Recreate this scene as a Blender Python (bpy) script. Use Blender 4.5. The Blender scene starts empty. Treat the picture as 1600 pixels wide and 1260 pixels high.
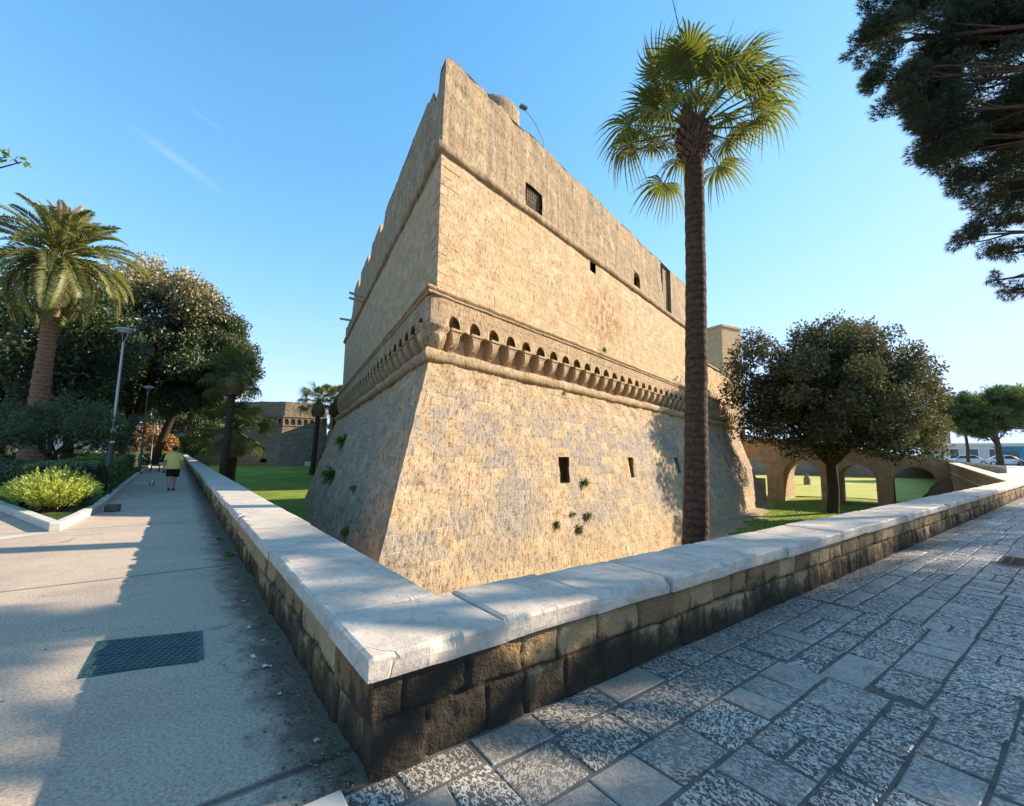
import bpy, bmesh, math, random
import numpy as np
from mathutils import Vector, Matrix
R = math.radians
sc = bpy.context.scene
col = sc.collection
# ------------------------------------------------------------ camera, sky, sun, exposure
cam = bpy.data.cameras.new('camera'); camo = bpy.data.objects.new('camera', cam); col.objects.link(camo); sc.camera = camo
cam.sensor_width = 36; cam.lens = 689/1600*36; cam.clip_start = .05; cam.clip_end = 4000
camo.matrix_world = Matrix.Translation((0, 0, 1.5)) @ Matrix.Rotation(R(96.62), 4, 'X') @ Matrix.Rotation(R(.75), 4, 'Z')
SUN_AZ, SUN_EL = 71.5, 24.3
wd = bpy.data.worlds.new('World'); sc.world = wd; wd.use_nodes = True
wn = wd.node_tree; bgn = wn.nodes['Background']
sky = wn.nodes.new('ShaderNodeTexSky'); sky.sky_type = 'NISHITA'; sky.sun_disc = False
sky.sun_elevation = R(SUN_EL); sky.sun_rotation = R(SUN_AZ); sky.air_density = 1.0; sky.dust_density = .12; sky.ozone_density = 2.2
hs = wn.nodes.new('ShaderNodeHueSaturation'); hs.inputs['Saturation'].default_value = 1.22; hs.inputs['Hue'].default_value = .491; hs.inputs['Value'].default_value = 1.36
wn.links.new(sky.outputs[0], hs.inputs['Color'])
# two faint high contrails
tc = wn.nodes.new('ShaderNodeTexCoord')
def wmath(op, a, b=None, c=None):
    n = wn.nodes.new('ShaderNodeMath'); n.operation = op
    for i, v in enumerate((a, b, c)):
        if v is None: continue
        if isinstance(v, (int, float)): n.inputs[i].default_value = v
        else: wn.links.new(v, n.inputs[i])
    return n.outputs[0]
def wdot(vec):
    n = wn.nodes.new('ShaderNodeVectorMath'); n.operation = 'DOT_PRODUCT'; n.inputs[1].default_value = vec
    wn.links.new(tc.outputs['Generated'], n.inputs[0]); return n.outputs['Value']
acc = None
for A, B, wdt, st in (((-.60, .63, .50), (-.51, .74, .45), .010, .10), ((-.54, .63, .55), (-.48, .70, .53), .0025, .05)):
    A = Vector(A).normalized(); B = Vector(B).normalized(); N = A.cross(B).normalized(); M = (A+B).normalized()
    T_ = N.cross(M).normalized(); half = (A-B).length/2
    d = wmath('ABSOLUTE', wdot(N)); k = wmath('SUBTRACT', 1, wmath('MINIMUM', wmath('DIVIDE', d, wdt), 1))
    e = wmath('SUBTRACT', 1, wmath('MINIMUM', wmath('DIVIDE', wmath('ABSOLUTE', wdot(T_)), half*1.15), 1))
    e = wmath('MULTIPLY', e, wmath('GREATER_THAN', wdot(M), 0))
    v = wmath('MULTIPLY', wmath('MULTIPLY', k, e), st*1.1)
    acc = v if acc is None else wmath('ADD', acc, v)
nz = wn.nodes.new('ShaderNodeTexNoise'); nz.inputs['Scale'].default_value = 14; wn.links.new(tc.outputs['Generated'], nz.inputs[0])
acc = wmath('MULTIPLY', acc, nz.outputs[0])
mx = wn.nodes.new('ShaderNodeMixRGB'); wn.links.new(acc, mx.inputs[0]); wn.links.new(hs.outputs[0], mx.inputs[1]); mx.inputs[2].default_value = (9, 9.5, 10, 1)
sp_ = wn.nodes.new('ShaderNodeSeparateColor'); cb_ = wn.nodes.new('ShaderNodeCombineColor'); wn.links.new(mx.outputs[0], sp_.inputs[0])
for ch, lim in enumerate((2.7, 3.4, 5.2)):      # gentle shoulder so the sky near the sun keeps its blue, as the camera kept it
    c_ = sp_.outputs[ch]; wn.links.new(wmath('DIVIDE', c_, wmath('SQRT', wmath('ADD', 1, wmath('POWER', wmath('DIVIDE', c_, lim), 2)))), cb_.inputs[ch])
wn.links.new(cb_.outputs[0], bgn.inputs[0]); bgn.inputs[1].default_value = .15
sd = Vector((math.sin(R(SUN_AZ))*math.cos(R(SUN_EL)), math.cos(R(SUN_AZ))*math.cos(R(SUN_EL)), math.sin(R(SUN_EL))))
sl = bpy.data.lights.new('sun', 'SUN'); so = bpy.data.objects.new('sun', sl); col.objects.link(so)
sl.energy = 5; sl.angle = R(.53); sl.color = (1, .87, .69); so.rotation_euler = sd.to_track_quat('Z', 'Y').to_euler()
sc.view_settings.view_transform = 'Standard'; sc.view_settings.look = 'None'; sc.view_settings.gamma = 1
sc.view_settings.exposure = 1.2
sc.render.engine = 'CYCLES'

# ------------------------------------------------------------ helpers
def vnoise(p, seed=0):
    p = np.asarray(p, float); i = np.floor(p).astype(np.int64); f = p-i; u = f*f*(3-2*f); out = 0
    for dx in (0, 1):
        for dy in (0, 1):
            for dz in (0, 1):
                h = ((i[:, 0]+dx)*73856093) ^ ((i[:, 1]+dy)*19349663) ^ ((i[:, 2]+dz)*83492791) ^ (seed*2654435761)
                h = (h ^ (h >> 13))*1274126177 & 0x7fffffff; h = (h ^ (h >> 11))*668265263 & 0xffffff
                w = (u[:, 0] if dx else 1-u[:, 0])*(u[:, 1] if dy else 1-u[:, 1])*(u[:, 2] if dz else 1-u[:, 2])
                out = out+w*(h/0xffffff)
    return out*2-1
def fbm(p, octv=4, seed=0):
    p = np.asarray(p, float); a = 1; s = 0
    for k in range(octv): s = s+a*vnoise(p*2**k+k*17.3, seed+k); a *= .5
    return s
class MB:
    def __init__(s): s.c = []; s.n = 0
    def add(s, V, F, uv=None, tone=None):
        V = np.asarray(V, float).reshape(-1, 3); F = np.asarray(F, np.int64)
        uv = np.zeros((len(V), 2)) if uv is None else np.asarray(uv, float)
        t = np.full(len(V), .5) if tone is None else np.broadcast_to(np.asarray(tone, float), (len(V),))
        s.c.append((V, F+s.n, uv, t)); s.n += len(V); return s
    def box(s, c, size, rz=0, uvs=1, tone=None):
        x, y, z = [q/2 for q in size]; ca, sa = math.cos(rz), math.sin(rz)
        V = []; UV = []; F = []
        fs = [((-1,-1,-1),(1,-1,-1),(1,-1,1),(-1,-1,1)), ((1,1,-1),(-1,1,-1),(-1,1,1),(1,1,1)), ((1,-1,-1),(1,1,-1),(1,1,1),(1,-1,1)),
              ((-1,1,-1),(-1,-1,-1),(-1,-1,1),(-1,1,1)), ((-1,-1,1),(1,-1,1),(1,1,1),(-1,1,1)), ((-1,1,-1),(1,1,-1),(1,-1,-1),(-1,-1,-1))]
        for k, f in enumerate(fs):
            F.append([len(V)+j for j in range(4)])
            for p in f:
                q = (p[0]*x, p[1]*y, p[2]*z)
                V.append((c[0]+q[0]*ca-q[1]*sa, c[1]+q[0]*sa+q[1]*ca, c[2]+q[2]))
                UV.append(((q[0], q[2]), (q[0], q[2]), (q[1], q[2]), (q[1], q[2]), (q[0], q[1]), (q[0], q[1]))[k])
        return s.add(V, F, UV, tone)
    def tube(s, pts, rad, n=8, cap=True, tone=None, wob=0, seed=0):
        pts = np.asarray(pts, float); m = len(pts); rad = np.broadcast_to(np.asarray(rad, float), (m,))
        t = np.gradient(pts, axis=0) if m > 2 else np.repeat((pts[1]-pts[0])[None], m, 0)
        t /= np.linalg.norm(t, axis=1)[:, None]+1e-9
        ref = np.array([0, 0, 1.]) if abs(t[0, 2]) < .9 else np.array([1., 0, 0]); V = []; UV = []; L = 0
        for i in range(m):
            a = np.cross(t[i], ref); a /= np.linalg.norm(a)+1e-9; b = np.cross(t[i], a); ref = -np.cross(t[i], b) if False else ref
            if i: L += np.linalg.norm(pts[i]-pts[i-1])
            an = np.arange(n)*2*math.pi/n; rr = rad[i]*np.ones(n)
            if wob: rr = rr*(1+wob*vnoise(np.c_[np.cos(an)*1.5+seed, np.sin(an)*1.5, np.full(n, L*1.2)]))
            V.append(pts[i]+np.outer(np.cos(an)*rr, a)+np.outer(np.sin(an)*rr, b)); UV.append(np.c_[an*rad[i], np.full(n, L)])
        V = np.concatenate(V); UV = np.concatenate(UV)
        F = [[i*n+j, i*n+(j+1) % n, (i+1)*n+(j+1) % n, (i+1)*n+j] for i in range(m-1) for j in range(n)]
        s.add(V, F, UV, tone)
        if cap:
            for i in (0, m-1):
                base = V[i*n:(i+1)*n]; c = base.mean(0)
                s.add(np.vstack([base, c]), [[j, (j+1) % n, n] if i else [(j+1) % n, j, n] for j in range(n)], None, tone)
        return s
    def lathe(s, prof, c=(0, 0, 0), n=16, tone=None):
        prof = np.asarray(prof, float); an = np.arange(n)*2*math.pi/n; m = len(prof)
        V = np.concatenate([np.c_[c[0]+r*np.cos(an), c[1]+r*np.sin(an), np.full(n, c[2]+z)] for r, z in prof])
        F = [[i*n+j, i*n+(j+1) % n, (i+1)*n+(j+1) % n, (i+1)*n+j] for i in range(m-1) for j in range(n)]
        UV = np.concatenate([np.c_[an*max(prof[:, 0]), np.full(n, z)] for r, z in prof])
        return s.add(V, F, UV, tone)
    def ell(s, c, r, n=12, m=8, tone=None):
        c = np.array(c, float); r = np.array(r, float)
        th = np.linspace(0.02, math.pi-.02, m); V = []
        for t in th: V.append(np.c_[np.sin(t)*np.cos(np.arange(n)*2*math.pi/n), np.sin(t)*np.sin(np.arange(n)*2*math.pi/n), np.full(n, math.cos(t))])
        V = np.concatenate(V)*r+c
        return s.add(V, [[(i+1)*n+j, (i+1)*n+(j+1) % n, i*n+(j+1) % n, i*n+j] for i in range(m-1) for j in range(n)], None, tone)
    def prism(s, poly, z0, z1, tone=None):      # poly: xy ccw
        P = np.asarray(poly, float); n = len(P)
        V = np.vstack([np.c_[P, np.full(n, z0)], np.c_[P, np.full(n, z1)]])
        s.add(V, [[j, (j+1) % n, n+(j+1) % n, n+j] for j in range(n)], np.vstack([np.c_[np.r_[0, np.cumsum(np.linalg.norm(np.diff(P, axis=0), axis=1))], np.full(n, z0)]]*2) + np.r_[np.zeros((n, 2)), np.c_[np.zeros(n), np.full(n, z1-z0)]], tone)
        s.add(V[n:], [list(range(n))], P, tone); s.add(V[:n], [list(range(n))[::-1]], P, tone); return s
    def mesh(s, name, smooth=False):
        me = bpy.data.meshes.new(name)
        V = np.concatenate([c[0] for c in s.c]); UV = np.concatenate([c[2] for c in s.c]); T = np.concatenate([c[3] for c in s.c])
        li = np.concatenate([c[1].ravel() for c in s.c]); tot = np.concatenate([np.full(len(c[1]), c[1].shape[1]) for c in s.c])
        me.vertices.add(len(V)); me.vertices.foreach_set('co', V.ravel())
        me.loops.add(len(li)); me.loops.foreach_set('vertex_index', li.astype(np.int32))
        me.polygons.add(len(tot)); me.polygons.foreach_set('loop_start', np.r_[0, np.cumsum(tot)[:-1]].astype(np.int32)); me.polygons.foreach_set('loop_total', tot.astype(np.int32))
        me.polygons.foreach_set('use_smooth', np.full(len(tot), bool(smooth)))
        me.update(calc_edges=True)
        uvl = me.uv_layers.new(name='UVMap'); uvl.data.foreach_set('uv', UV[li].ravel())
        at = me.attributes.new('tone', 'FLOAT', 'POINT'); at.data.foreach_set('value', T)
        return me
    def obj(s, name, m, parent=None, world=False, smooth=False, bevel=0):
        me = s.mesh(name, smooth); me.materials.append(m)
        o = bpy.data.objects.new(name, me); col.objects.link(o)
        if parent is not None:
            o.parent = parent
            if world: o.location = -Vector(parent.location)
        if bevel:
            b = o.modifiers.new('bevel', 'BEVEL'); b.width = bevel; b.segments = 2; b.limit_method = 'ANGLE'
            w = o.modifiers.new('weld', 'WELD'); w.merge_threshold = .0005
            o.modifiers.move(1, 0)
        return o
def tag(o, label=None, cat=None, group=None, kind=None):
    for k, v in (('label', label), ('category', cat), ('group', group), ('kind', kind)):
        if v: o[k] = v
    return o
def thing(name, label, cat, loc=(0, 0, 0), rz=0, group=None):
    o = bpy.data.objects.new(name, None); col.objects.link(o); o.empty_display_size = .1
    o.location = loc; o.rotation_euler = (0, 0, rz); return tag(o, label, cat, group)
def dup(o, loc=None, rz=None, label=None, sc_=None, group=None):
    kids = [c for c in bpy.data.objects if c.parent == o]
    r = o.copy(); col.objects.link(r)
    if loc is not None: r.location = loc
    if rz is not None: r.rotation_euler = (0, 0, rz)
    if sc_: r.scale = (sc_,)*3
    if label: r['label'] = label
    if group: r['group'] = group
    for ch in kids:
        c = ch.copy(); col.objects.link(c); c.parent = r
        for g in [g for g in bpy.data.objects if g.parent == ch]:
            d = g.copy(); col.objects.link(d); d.parent = c
    return r
def struct(mb, name, m, smooth=False):
    return tag(mb.obj(name, m, smooth=smooth), kind='structure')

# ------------------------------------------------------------ materials
class NT:
    def __init__(s, name):
        s.m = bpy.data.materials.new(name); s.m.use_nodes = True; s.t = s.m.node_tree; s.t.nodes.clear()
        s.out = s.t.nodes.new('ShaderNodeOutputMaterial')
    def n(s, ty, _props=None, **kw):
        nd = s.t.nodes.new('ShaderNode'+ty)
        for k, v in (_props or {}).items(): setattr(nd, k, v)
        for k, v in kw.items():
            k = int(k[1:]) if k[0] == 'i' and k[1:].isdigit() else k.replace('_', ' ')
            sck = nd.inputs[k]
            if isinstance(v, bpy.types.NodeSocket): s.t.links.new(v, sck)
            else: sck.default_value = v if not (isinstance(v, tuple) and len(v) == 3 and sck.type == 'RGBA') else v+(1,)
        return nd
    def math(s, op, a, b=0., c=0.): return s.n('Math', {'operation': op}, i0=a, i1=b, i2=c).outputs[0]
    def uv(s): return s.n('UVMap', {'uv_map': 'UVMap'}).outputs[0]
    def ob(s): return s.n('TexCoord').outputs['Object']
    def tone(s): return s.n('Attribute', {'attribute_name': 'tone'}).outputs['Fac']
    def mapp(s, v, scale=(1, 1, 1), loc=(0, 0, 0), rot=(0, 0, 0)): return s.n('Mapping', Vector=v, Scale=scale, Location=loc, Rotation=rot).outputs[0]
    def noise(s, v, sc=5, det=4, rough=.55, dist=0): return s.n('TexNoise', Vector=v, Scale=sc, Detail=det, Roughness=rough, Distortion=dist).outputs[0]
    def ramp(s, f, stops, interp='LINEAR'):
        r = s.n('ValToRGB', Fac=f); cr = r.color_ramp; cr.interpolation = interp
        while len(cr.elements) > 1: cr.elements.remove(cr.elements[-1])
        for i, (p, c) in enumerate(stops):
            e = cr.elements[0] if i == 0 else cr.elements.new(p)
            e.position = p; c = (c, c, c) if isinstance(c, (int, float)) else c; e.color = tuple(c)+(1,)
        return r.outputs[0]
    def mix(s, f, a, b, mode='MIX'):
        return s.n('MixRGB', {'blend_type': mode}, i0=f, i1=a, i2=b).outputs[0]
    def bump(s, h, st=.5, dist=.02, nrm=None):
        k = dict(Height=h, Strength=st, Distance=dist)
        if nrm is not None: k['Normal'] = nrm
        return s.n('Bump', **k).outputs[0]
    def pbr(s, color, rough=.85, nrm=None, spec=.3, metal=0.):
        k = {'Base_Color': color, 'Roughness': rough, 'Specular_IOR_Level': spec, 'Metallic': metal}
        if nrm is not None: k['Normal'] = nrm
        p = s.n('BsdfPrincipled', **k); s.t.links.new(p.outputs[0], s.out.inputs[0]); return s.m

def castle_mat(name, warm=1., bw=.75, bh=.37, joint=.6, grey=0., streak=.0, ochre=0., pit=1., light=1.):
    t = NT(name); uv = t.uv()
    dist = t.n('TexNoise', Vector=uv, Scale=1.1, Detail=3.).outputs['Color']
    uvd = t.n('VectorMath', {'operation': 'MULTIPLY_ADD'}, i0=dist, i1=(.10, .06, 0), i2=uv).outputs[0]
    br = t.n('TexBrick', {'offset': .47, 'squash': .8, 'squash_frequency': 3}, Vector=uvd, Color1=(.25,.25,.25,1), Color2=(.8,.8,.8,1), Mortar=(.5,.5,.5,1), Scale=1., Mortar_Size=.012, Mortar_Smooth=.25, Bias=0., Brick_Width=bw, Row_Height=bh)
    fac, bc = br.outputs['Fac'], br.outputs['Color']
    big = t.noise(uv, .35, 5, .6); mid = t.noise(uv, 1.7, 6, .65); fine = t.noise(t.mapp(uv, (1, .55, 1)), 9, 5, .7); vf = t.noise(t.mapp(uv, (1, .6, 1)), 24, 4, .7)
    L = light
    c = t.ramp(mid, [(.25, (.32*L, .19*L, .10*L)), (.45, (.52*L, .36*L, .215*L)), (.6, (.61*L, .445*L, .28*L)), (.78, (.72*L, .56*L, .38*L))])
    c = t.mix(t.math('MULTIPLY', t.ramp(bc, [(.2, 0.), (.85, 1.)]), .62), c, (.36*L, .25*L, .155*L, 1))
    c = t.mix(t.ramp(big, [(.42, 0.), (.62, .45)]), c, (.52*L, .35*L, .17*L, 1))
    if grey:
        sep = t.n('SeparateXYZ', i0=uv).outputs[1]
        g = t.math('ADD', t.math('ADD', t.math('MULTIPLY', big, .95), t.math('MULTIPLY', bc, .28)), t.math('MULTIPLY', mid, .3))
        band = t.ramp(t.n('MapRange', Value=sep, From_Min=-3.2, From_Max=4.4).outputs[0], [(.12, 0.), (.34, .9), (.78, 1.), (.93, .15)])
        gm = t.math('MULTIPLY', t.ramp(g, [(.70, 0.), (.86, 1.)]), t.math('MULTIPLY', band, grey))
        c = t.mix(gm, c, t.mix(fine, (.17, .155, .14, 1), (.40, .355, .31, 1)))
    if streak:
        sn = t.noise(t.mapp(uv, (2.2, .16, 1)), 1.6, 5, .7)
        c = t.mix(t.math('MULTIPLY', t.ramp(sn, [(.36, 0.), (.60, 1.)]), streak), c, (.17, .145, .115, 1))
    if ochre:
        sx = t.n('SeparateXYZ', i0=uv)
        d = t.n('VectorMath', {'operation': 'LENGTH'}, i0=t.n('VectorMath', {'operation': 'MULTIPLY_ADD'}, i0=uv, i1=(.28, .42, 0), i2=(-12*.28, -8.6*.42, 0)).outputs[0]).outputs['Value']
        om = t.math('MULTIPLY', t.ramp(d, [(.3, 1.), (1.3, 0.)]), t.ramp(t.noise(t.mapp(uv, (1.5, .6, 1)), 2.2, 6, .75), [(.46, 0.), (.56, 1.)]))
        c = t.mix(t.math('MULTIPLY', om, .8), c, (.24, .125, .035, 1))
    jn = t.math('MULTIPLY', fac, t.math('MULTIPLY', t.ramp(t.noise(uv, .9, 4, .6), [(.4, .15), (.6, 1.)]), joint))
    if ochre: jn = t.math('MAXIMUM', jn, t.math('MULTIPLY', fac, t.ramp(t.n('SeparateXYZ', i0=uv).outputs[0], [(.0, .8), (.02, .8)]) if False else 0.))
    c = t.mix(jn, c, (.66, .53, .38, 1))
    pm = t.ramp(fine, [(.30, 1.), (.46, 0.)]); pv = t.ramp(vf, [(.33, 1.), (.47, 0.)])
    c = t.mix(t.math('MULTIPLY', pm, .62*pit), c, (.15, .10, .06, 1)); c = t.mix(t.math('MULTIPLY', pv, .5*pit), c, (.13, .09, .06, 1))
    h = t.math('SUBTRACT', t.math('MULTIPLY', fine, .9*pit), t.math('MULTIPLY', fac, .55)); h = t.math('ADD', h, t.math('MULTIPLY', bc, .6)); h = t.math('ADD', h, t.math('MULTIPLY', vf, .7*pit))
    h = t.math('SUBTRACT', h, t.math('MULTIPLY', pm, .6*pit))
    return t.pbr(c, .93, t.bump(h, .9, .05), .12)
M = {}
M['scarp'] = castle_mat('scarp_stone', grey=.85, pit=1.2, bw=.62, bh=.36, joint=.75)
M['upper'] = castle_mat('upper_stone', ochre=1., pit=.85, joint=.5, light=1.1, bw=.6, bh=.33)
M['merlon'] = castle_mat('merlon_stone', streak=.55, pit=1.1, joint=.35)
M['trim'] = castle_mat('trim_stone', streak=.25, pit=1.2, joint=.15, bw=.97, bh=2.)
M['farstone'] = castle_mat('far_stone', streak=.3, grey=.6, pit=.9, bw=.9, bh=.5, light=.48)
M['bridge'] = castle_mat('bridge_stone', pit=1.3, streak=.3, light=1.2, joint=.8, bw=.7, bh=.4)
def simple(name, c1, c2, sc_=6, rough=.85, bumpst=.3, bd=.01, spec=.3, metal=0., coord='ob'):
    t = NT(name); v = t.ob() if coord == 'ob' else t.uv(); n = t.noise(v, sc_, 5, .6)
    return t.pbr(t.ramp(n, [(.3, c1), (.7, c2)]), rough, t.bump(n, bumpst, bd) if bumpst else None, spec, metal)
M['dark'] = simple('dark_recess', (.03, .022, .015), (.06, .045, .03)); M['iron'] = simple('iron_bars', (.05, .03, .02), (.09, .06, .04), 9)
M['wood'] = simple('old_shutter', (.10, .06, .045), (.16, .10, .07), 5)
# parapet masonry with black lichen, heavier low down and at the corner
def parapet_mat(name, corner):
    t = NT(name); uv = t.uv(); s = t.n('SeparateXYZ', i0=uv); tn = t.tone()
    n1 = t.noise(t.mapp(uv, (1, .55, 1)), 4.5, 6, .7); n2 = t.noise(uv, 14, 5, .7); n3 = t.noise(uv, 60, 3, .6); nb = t.noise(uv, .9, 3, .5)
    c = t.ramp(tn, [(0., (.03, .02, .012)), (.18, (.22, .125, .058)), (.6, (.40, .25, .12)), (1., (.55, .39, .21))])
    c = t.mix(t.ramp(n2, [(.35, 0.), (.7, .55)]), c, (.30, .20, .11, 1))
    low = t.math('MULTIPLY', t.math('SUBTRACT', .30, s.outputs[1]), t.math('ADD', .8, t.math('MULTIPLY', t.ramp(t.math('DIVIDE', s.outputs[0], 10.), [(.15, 1.), (.6, 0.)]), corner)))
    cor = t.math('MAXIMUM', 0., t.math('MULTIPLY', t.math('SUBTRACT', 1.0, s.outputs[0]), corner))
    m = t.math('ADD', t.math('ADD', n1, low), t.math('ADD', cor, t.math('MULTIPLY', t.math('SUBTRACT', nb, .5), .5)))
    m = t.math('ADD', m, t.math('MULTIPLY', t.math('SUBTRACT', .5, tn), .12))
    c = t.mix(t.ramp(m, [(.50, 0.), (.62, .78), (.8, .97)]), c, t.mix(n2, (.012, .011, .009, 1), (.06, .05, .038, 1)))
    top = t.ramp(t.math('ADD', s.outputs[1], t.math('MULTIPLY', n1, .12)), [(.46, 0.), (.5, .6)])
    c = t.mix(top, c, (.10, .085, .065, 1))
    h = t.math('ADD', t.math('MULTIPLY', n2, 1.), t.math('MULTIPLY', n3, .45))
    return t.pbr(c, .95, t.bump(h, 1., .035), .1)
M['parR'] = parapet_mat('parapet_stone_dark', .9); M['parL'] = parapet_mat('parapet_stone', .15)
def coping_mat():
    t = NT('coping_limestone'); v = t.ob(); n1 = t.noise(v, 2.2, 6, .65); n2 = t.noise(v, 38, 4, .7); n3 = t.noise(v, 9, 5, .7); tn = t.tone()
    c = t.ramp(n1, [(.3, (.46, .37, .28)), (.55, (.60, .495, .39)), (.75, (.68, .58, .475))])
    c = t.mix(t.math('MULTIPLY', tn, .35), c, (.55, .50, .43, 1))
    c = t.mix(t.ramp(n3, [(.50, 0.), (.70, .6)]), c, (.24, .215, .185, 1))
    vo = t.n('TexVoronoi', {'feature': 'DISTANCE_TO_EDGE'}, Vector=t.n('VectorMath', {'operation': 'MULTIPLY_ADD'}, i0=t.n('TexNoise', Vector=v, Scale=3.).outputs['Color'], i1=(.5, .5, .5), i2=v).outputs[0], Scale=1.3).outputs[0]
    cr = t.math('MULTIPLY', t.ramp(vo, [(.0, 1.), (.006, 0.)]), t.ramp(t.noise(v, 1.1, 2), [(.5, 0.), (.6, 1.)]))
    c = t.mix(t.math('MULTIPLY', cr, .3), c, (.12, .105, .09, 1))
    c = t.mix(t.ramp(n2, [(.30, .6), (.43, 0.)]), c, (.22, .19, .15, 1))
    h = t.math('SUBTRACT', t.math('ADD', t.math('MULTIPLY', n3, .8), t.math('MULTIPLY', n2, .5)), cr)
    return t.pbr(c, .68, t.bump(h, .5, .012), .35)
M['coping'] = coping_mat()
def path_mat():
    t = NT('path_concrete'); v = t.ob(); uv = t.uv(); s = t.n('SeparateXYZ', i0=uv)
    n1 = t.noise(v, .8, 5, .6); n2 = t.noise(v, 55, 4, .75); n3 = t.noise(v, 5, 5, .65); n4 = t.noise(v, 170, 2, .6)
    c = t.ramp(n1, [(.3, (.42, .31, .22)), (.7, (.55, .42, .305))])
    c = t.mix(t.ramp(n2, [(.36, .6), (.5, 0.), (.62, .45)]), c, t.ramp(n2, [(.45, (.15, .125, .10)), (.55, (.66, .58, .48))]))
    c = t.mix(t.ramp(n3, [(.56, 0.), (.72, .35)]), c, (.21, .19, .165, 1))
    # dirt along the foot of the wall (u = distance from the wall)
    dirt = t.math('ADD', t.math('MULTIPLY', t.math('SUBTRACT', .42, s.outputs[0]), 1.5), t.math('SUBTRACT', n3, .55))
    c = t.mix(t.ramp(dirt, [(.0, 0.), (.35, .85)]), c, t.mix(n2, (.07, .045, .03, 1), (.16, .115, .075, 1)))
    fr = t.math('FRACT', t.math('DIVIDE', t.math('SUBTRACT', s.outputs[1], 4.9), 4.62))
    ab = t.math('ABSOLUTE', t.math('SUBTRACT', fr, .5))
    j = t.ramp(ab, [(.494, 0.), (.497, 1.)])
    c = t.mix(t.math('MULTIPLY', j, .8), c, (.05, .042, .035, 1))
    vc = t.n('TexVoronoi', {'feature': 'DISTANCE_TO_EDGE'}, Vector=t.n('VectorMath', {'operation': 'MULTIPLY_ADD'}, i0=t.n('TexNoise', Vector=v, Scale=2.2, Detail=5.).outputs['Color'], i1=(.7, .7, .0), i2=v).outputs[0], Scale=.42).outputs[0]
    ck = t.math('MULTIPLY', t.ramp(vc, [(.0, 1.), (.0035, 0.)]), t.ramp(n1, [(.45, 0.), (.6, .75)])); c = t.mix(ck, c, (.06, .05, .04, 1))
    c = t.mix(t.ramp(t.noise(v, .35, 6, .7), [(.5, 0.), (.66, .35)]), c, (.20, .165, .125, 1))
    sp = t.ramp(t.n('TexVoronoi', Vector=v, Scale=3.1).outputs['Distance'], [(.035, .75), (.05, 0.)]); c = t.mix(sp, c, (.09, .08, .07, 1))
    h = t.math('SUBTRACT', t.math('ADD', n2, t.math('MULTIPLY', n4, .5)), t.math('ADD', j, ck))
    return t.pbr(c, .88, t.bump(h, .55, .008), .25)
M['path'] = path_mat()
def paver_mat():
    t = NT('hammered_limestone_paver'); uv = t.uv(); v = t.ob(); tn = t.tone()
    w = t.n('TexNoise', Vector=uv, Scale=6., Detail=2.).outputs['Color']
    uvd = t.n('VectorMath', {'operation': 'MULTIPLY_ADD'}, i0=w, i1=(.05, .05, 0), i2=uv).outputs[0]
    st = t.mapp(uvd, (1, .55, 1))
    vo = t.n('TexVoronoi', {'feature': 'DISTANCE_TO_EDGE'}, Vector=t.n('VectorMath', {'operation': 'MULTIPLY_ADD'}, i0=t.n('TexNoise', Vector=uv, Scale=38., Detail=2.).outputs['Color'], i1=(.028, .028, 0), i2=st).outputs[0], Scale=44.).outputs[0]
    a = t.noise(st, 62, 1.6, .5, 1.3); b = t.noise(uvd, 5, 3, .6); f = t.noise(uv, 130, 3, .6)
    worn = t.ramp(t.math('ADD', t.math('MULTIPLY', tn, .75), t.math('MULTIPLY', b, .6)), [(.28, .22), (.62, 1.)])
    pit = t.math('MULTIPLY', t.ramp(a, [(.48, 1.), (.535, 0.)]), worn)
    base = t.mix(tn, (.36, .31, .25, 1), (.60, .53, .44, 1))
    c = t.mix(t.math('MULTIPLY', pit, .88), base, (.028, .026, .024, 1))
    c = t.mix(t.ramp(t.noise(v, .7, 4), [(.5, 0.), (.75, .4)]), c, (.14, .125, .105, 1))
    s = t.n('SeparateXYZ', i0=v)
    h = t.math('ADD', t.math('MULTIPLY', t.math('SUBTRACT', 1., pit), 1.), t.math('MULTIPLY', f, .12))
    r = t.math('ADD', .24, t.math('MULTIPLY', pit, .5)); r = t.math('ADD', r, t.math('MULTIPLY', b, .14))
    return t.pbr(c, r, t.bump(h, .75, .008), .5)
M['paver'] = paver_mat()
M['grout'] = simple('pavement_grout', (.075, .068, .06), (.16, .145, .125), 14, .95, .6)
def farpave():
    t = NT('far_pavement'); uv = t.uv()
    br = t.n('TexBrick', Vector=uv, Color1=(.30,.28,.26,1), Color2=(.47,.45,.42,1), Mortar=(.06,.055,.05,1), Scale=1., Mortar_Size=.014, Brick_Width=.6, Row_Height=.3)
    n = t.noise(uv, 9, 4, .7); c = t.mix(t.ramp(n, [(.35, .6), (.55, 0.)]), br.outputs['Color'], (.12, .115, .11, 1))
    return t.pbr(c, .38, t.bump(n, .4, .01), .5)
M['farpave'] = farpave()
M['piazza'] = simple('pale_piazza_paving', (.46, .43, .38), (.60, .57, .52), .7, .7, .1)
def grass_mat(name, a, b, d, bare=.0):
    t = NT(name); v = t.ob(); n1 = t.noise(v, .25, 4, .6); n2 = t.noise(v, 11, 5, .75); n3 = t.noise(v, 1.3, 5, .7)
    c = t.mix(n2, a, b); c = t.mix(t.ramp(n1, [(.4, 0.), (.65, .8)]), c, d)
    if bare: c = t.mix(t.ramp(n3, [(.50, 0.), (.66, bare)]), c, (.34, .26, .12, 1))
    return t.pbr(c, .95, t.bump(n2, .9, .06), .1)
M['lawn'] = grass_mat('moat_grass', (.08, .14, .014, 1), (.20, .30, .03, 1), (.28, .32, .05, 1), .5)
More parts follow.
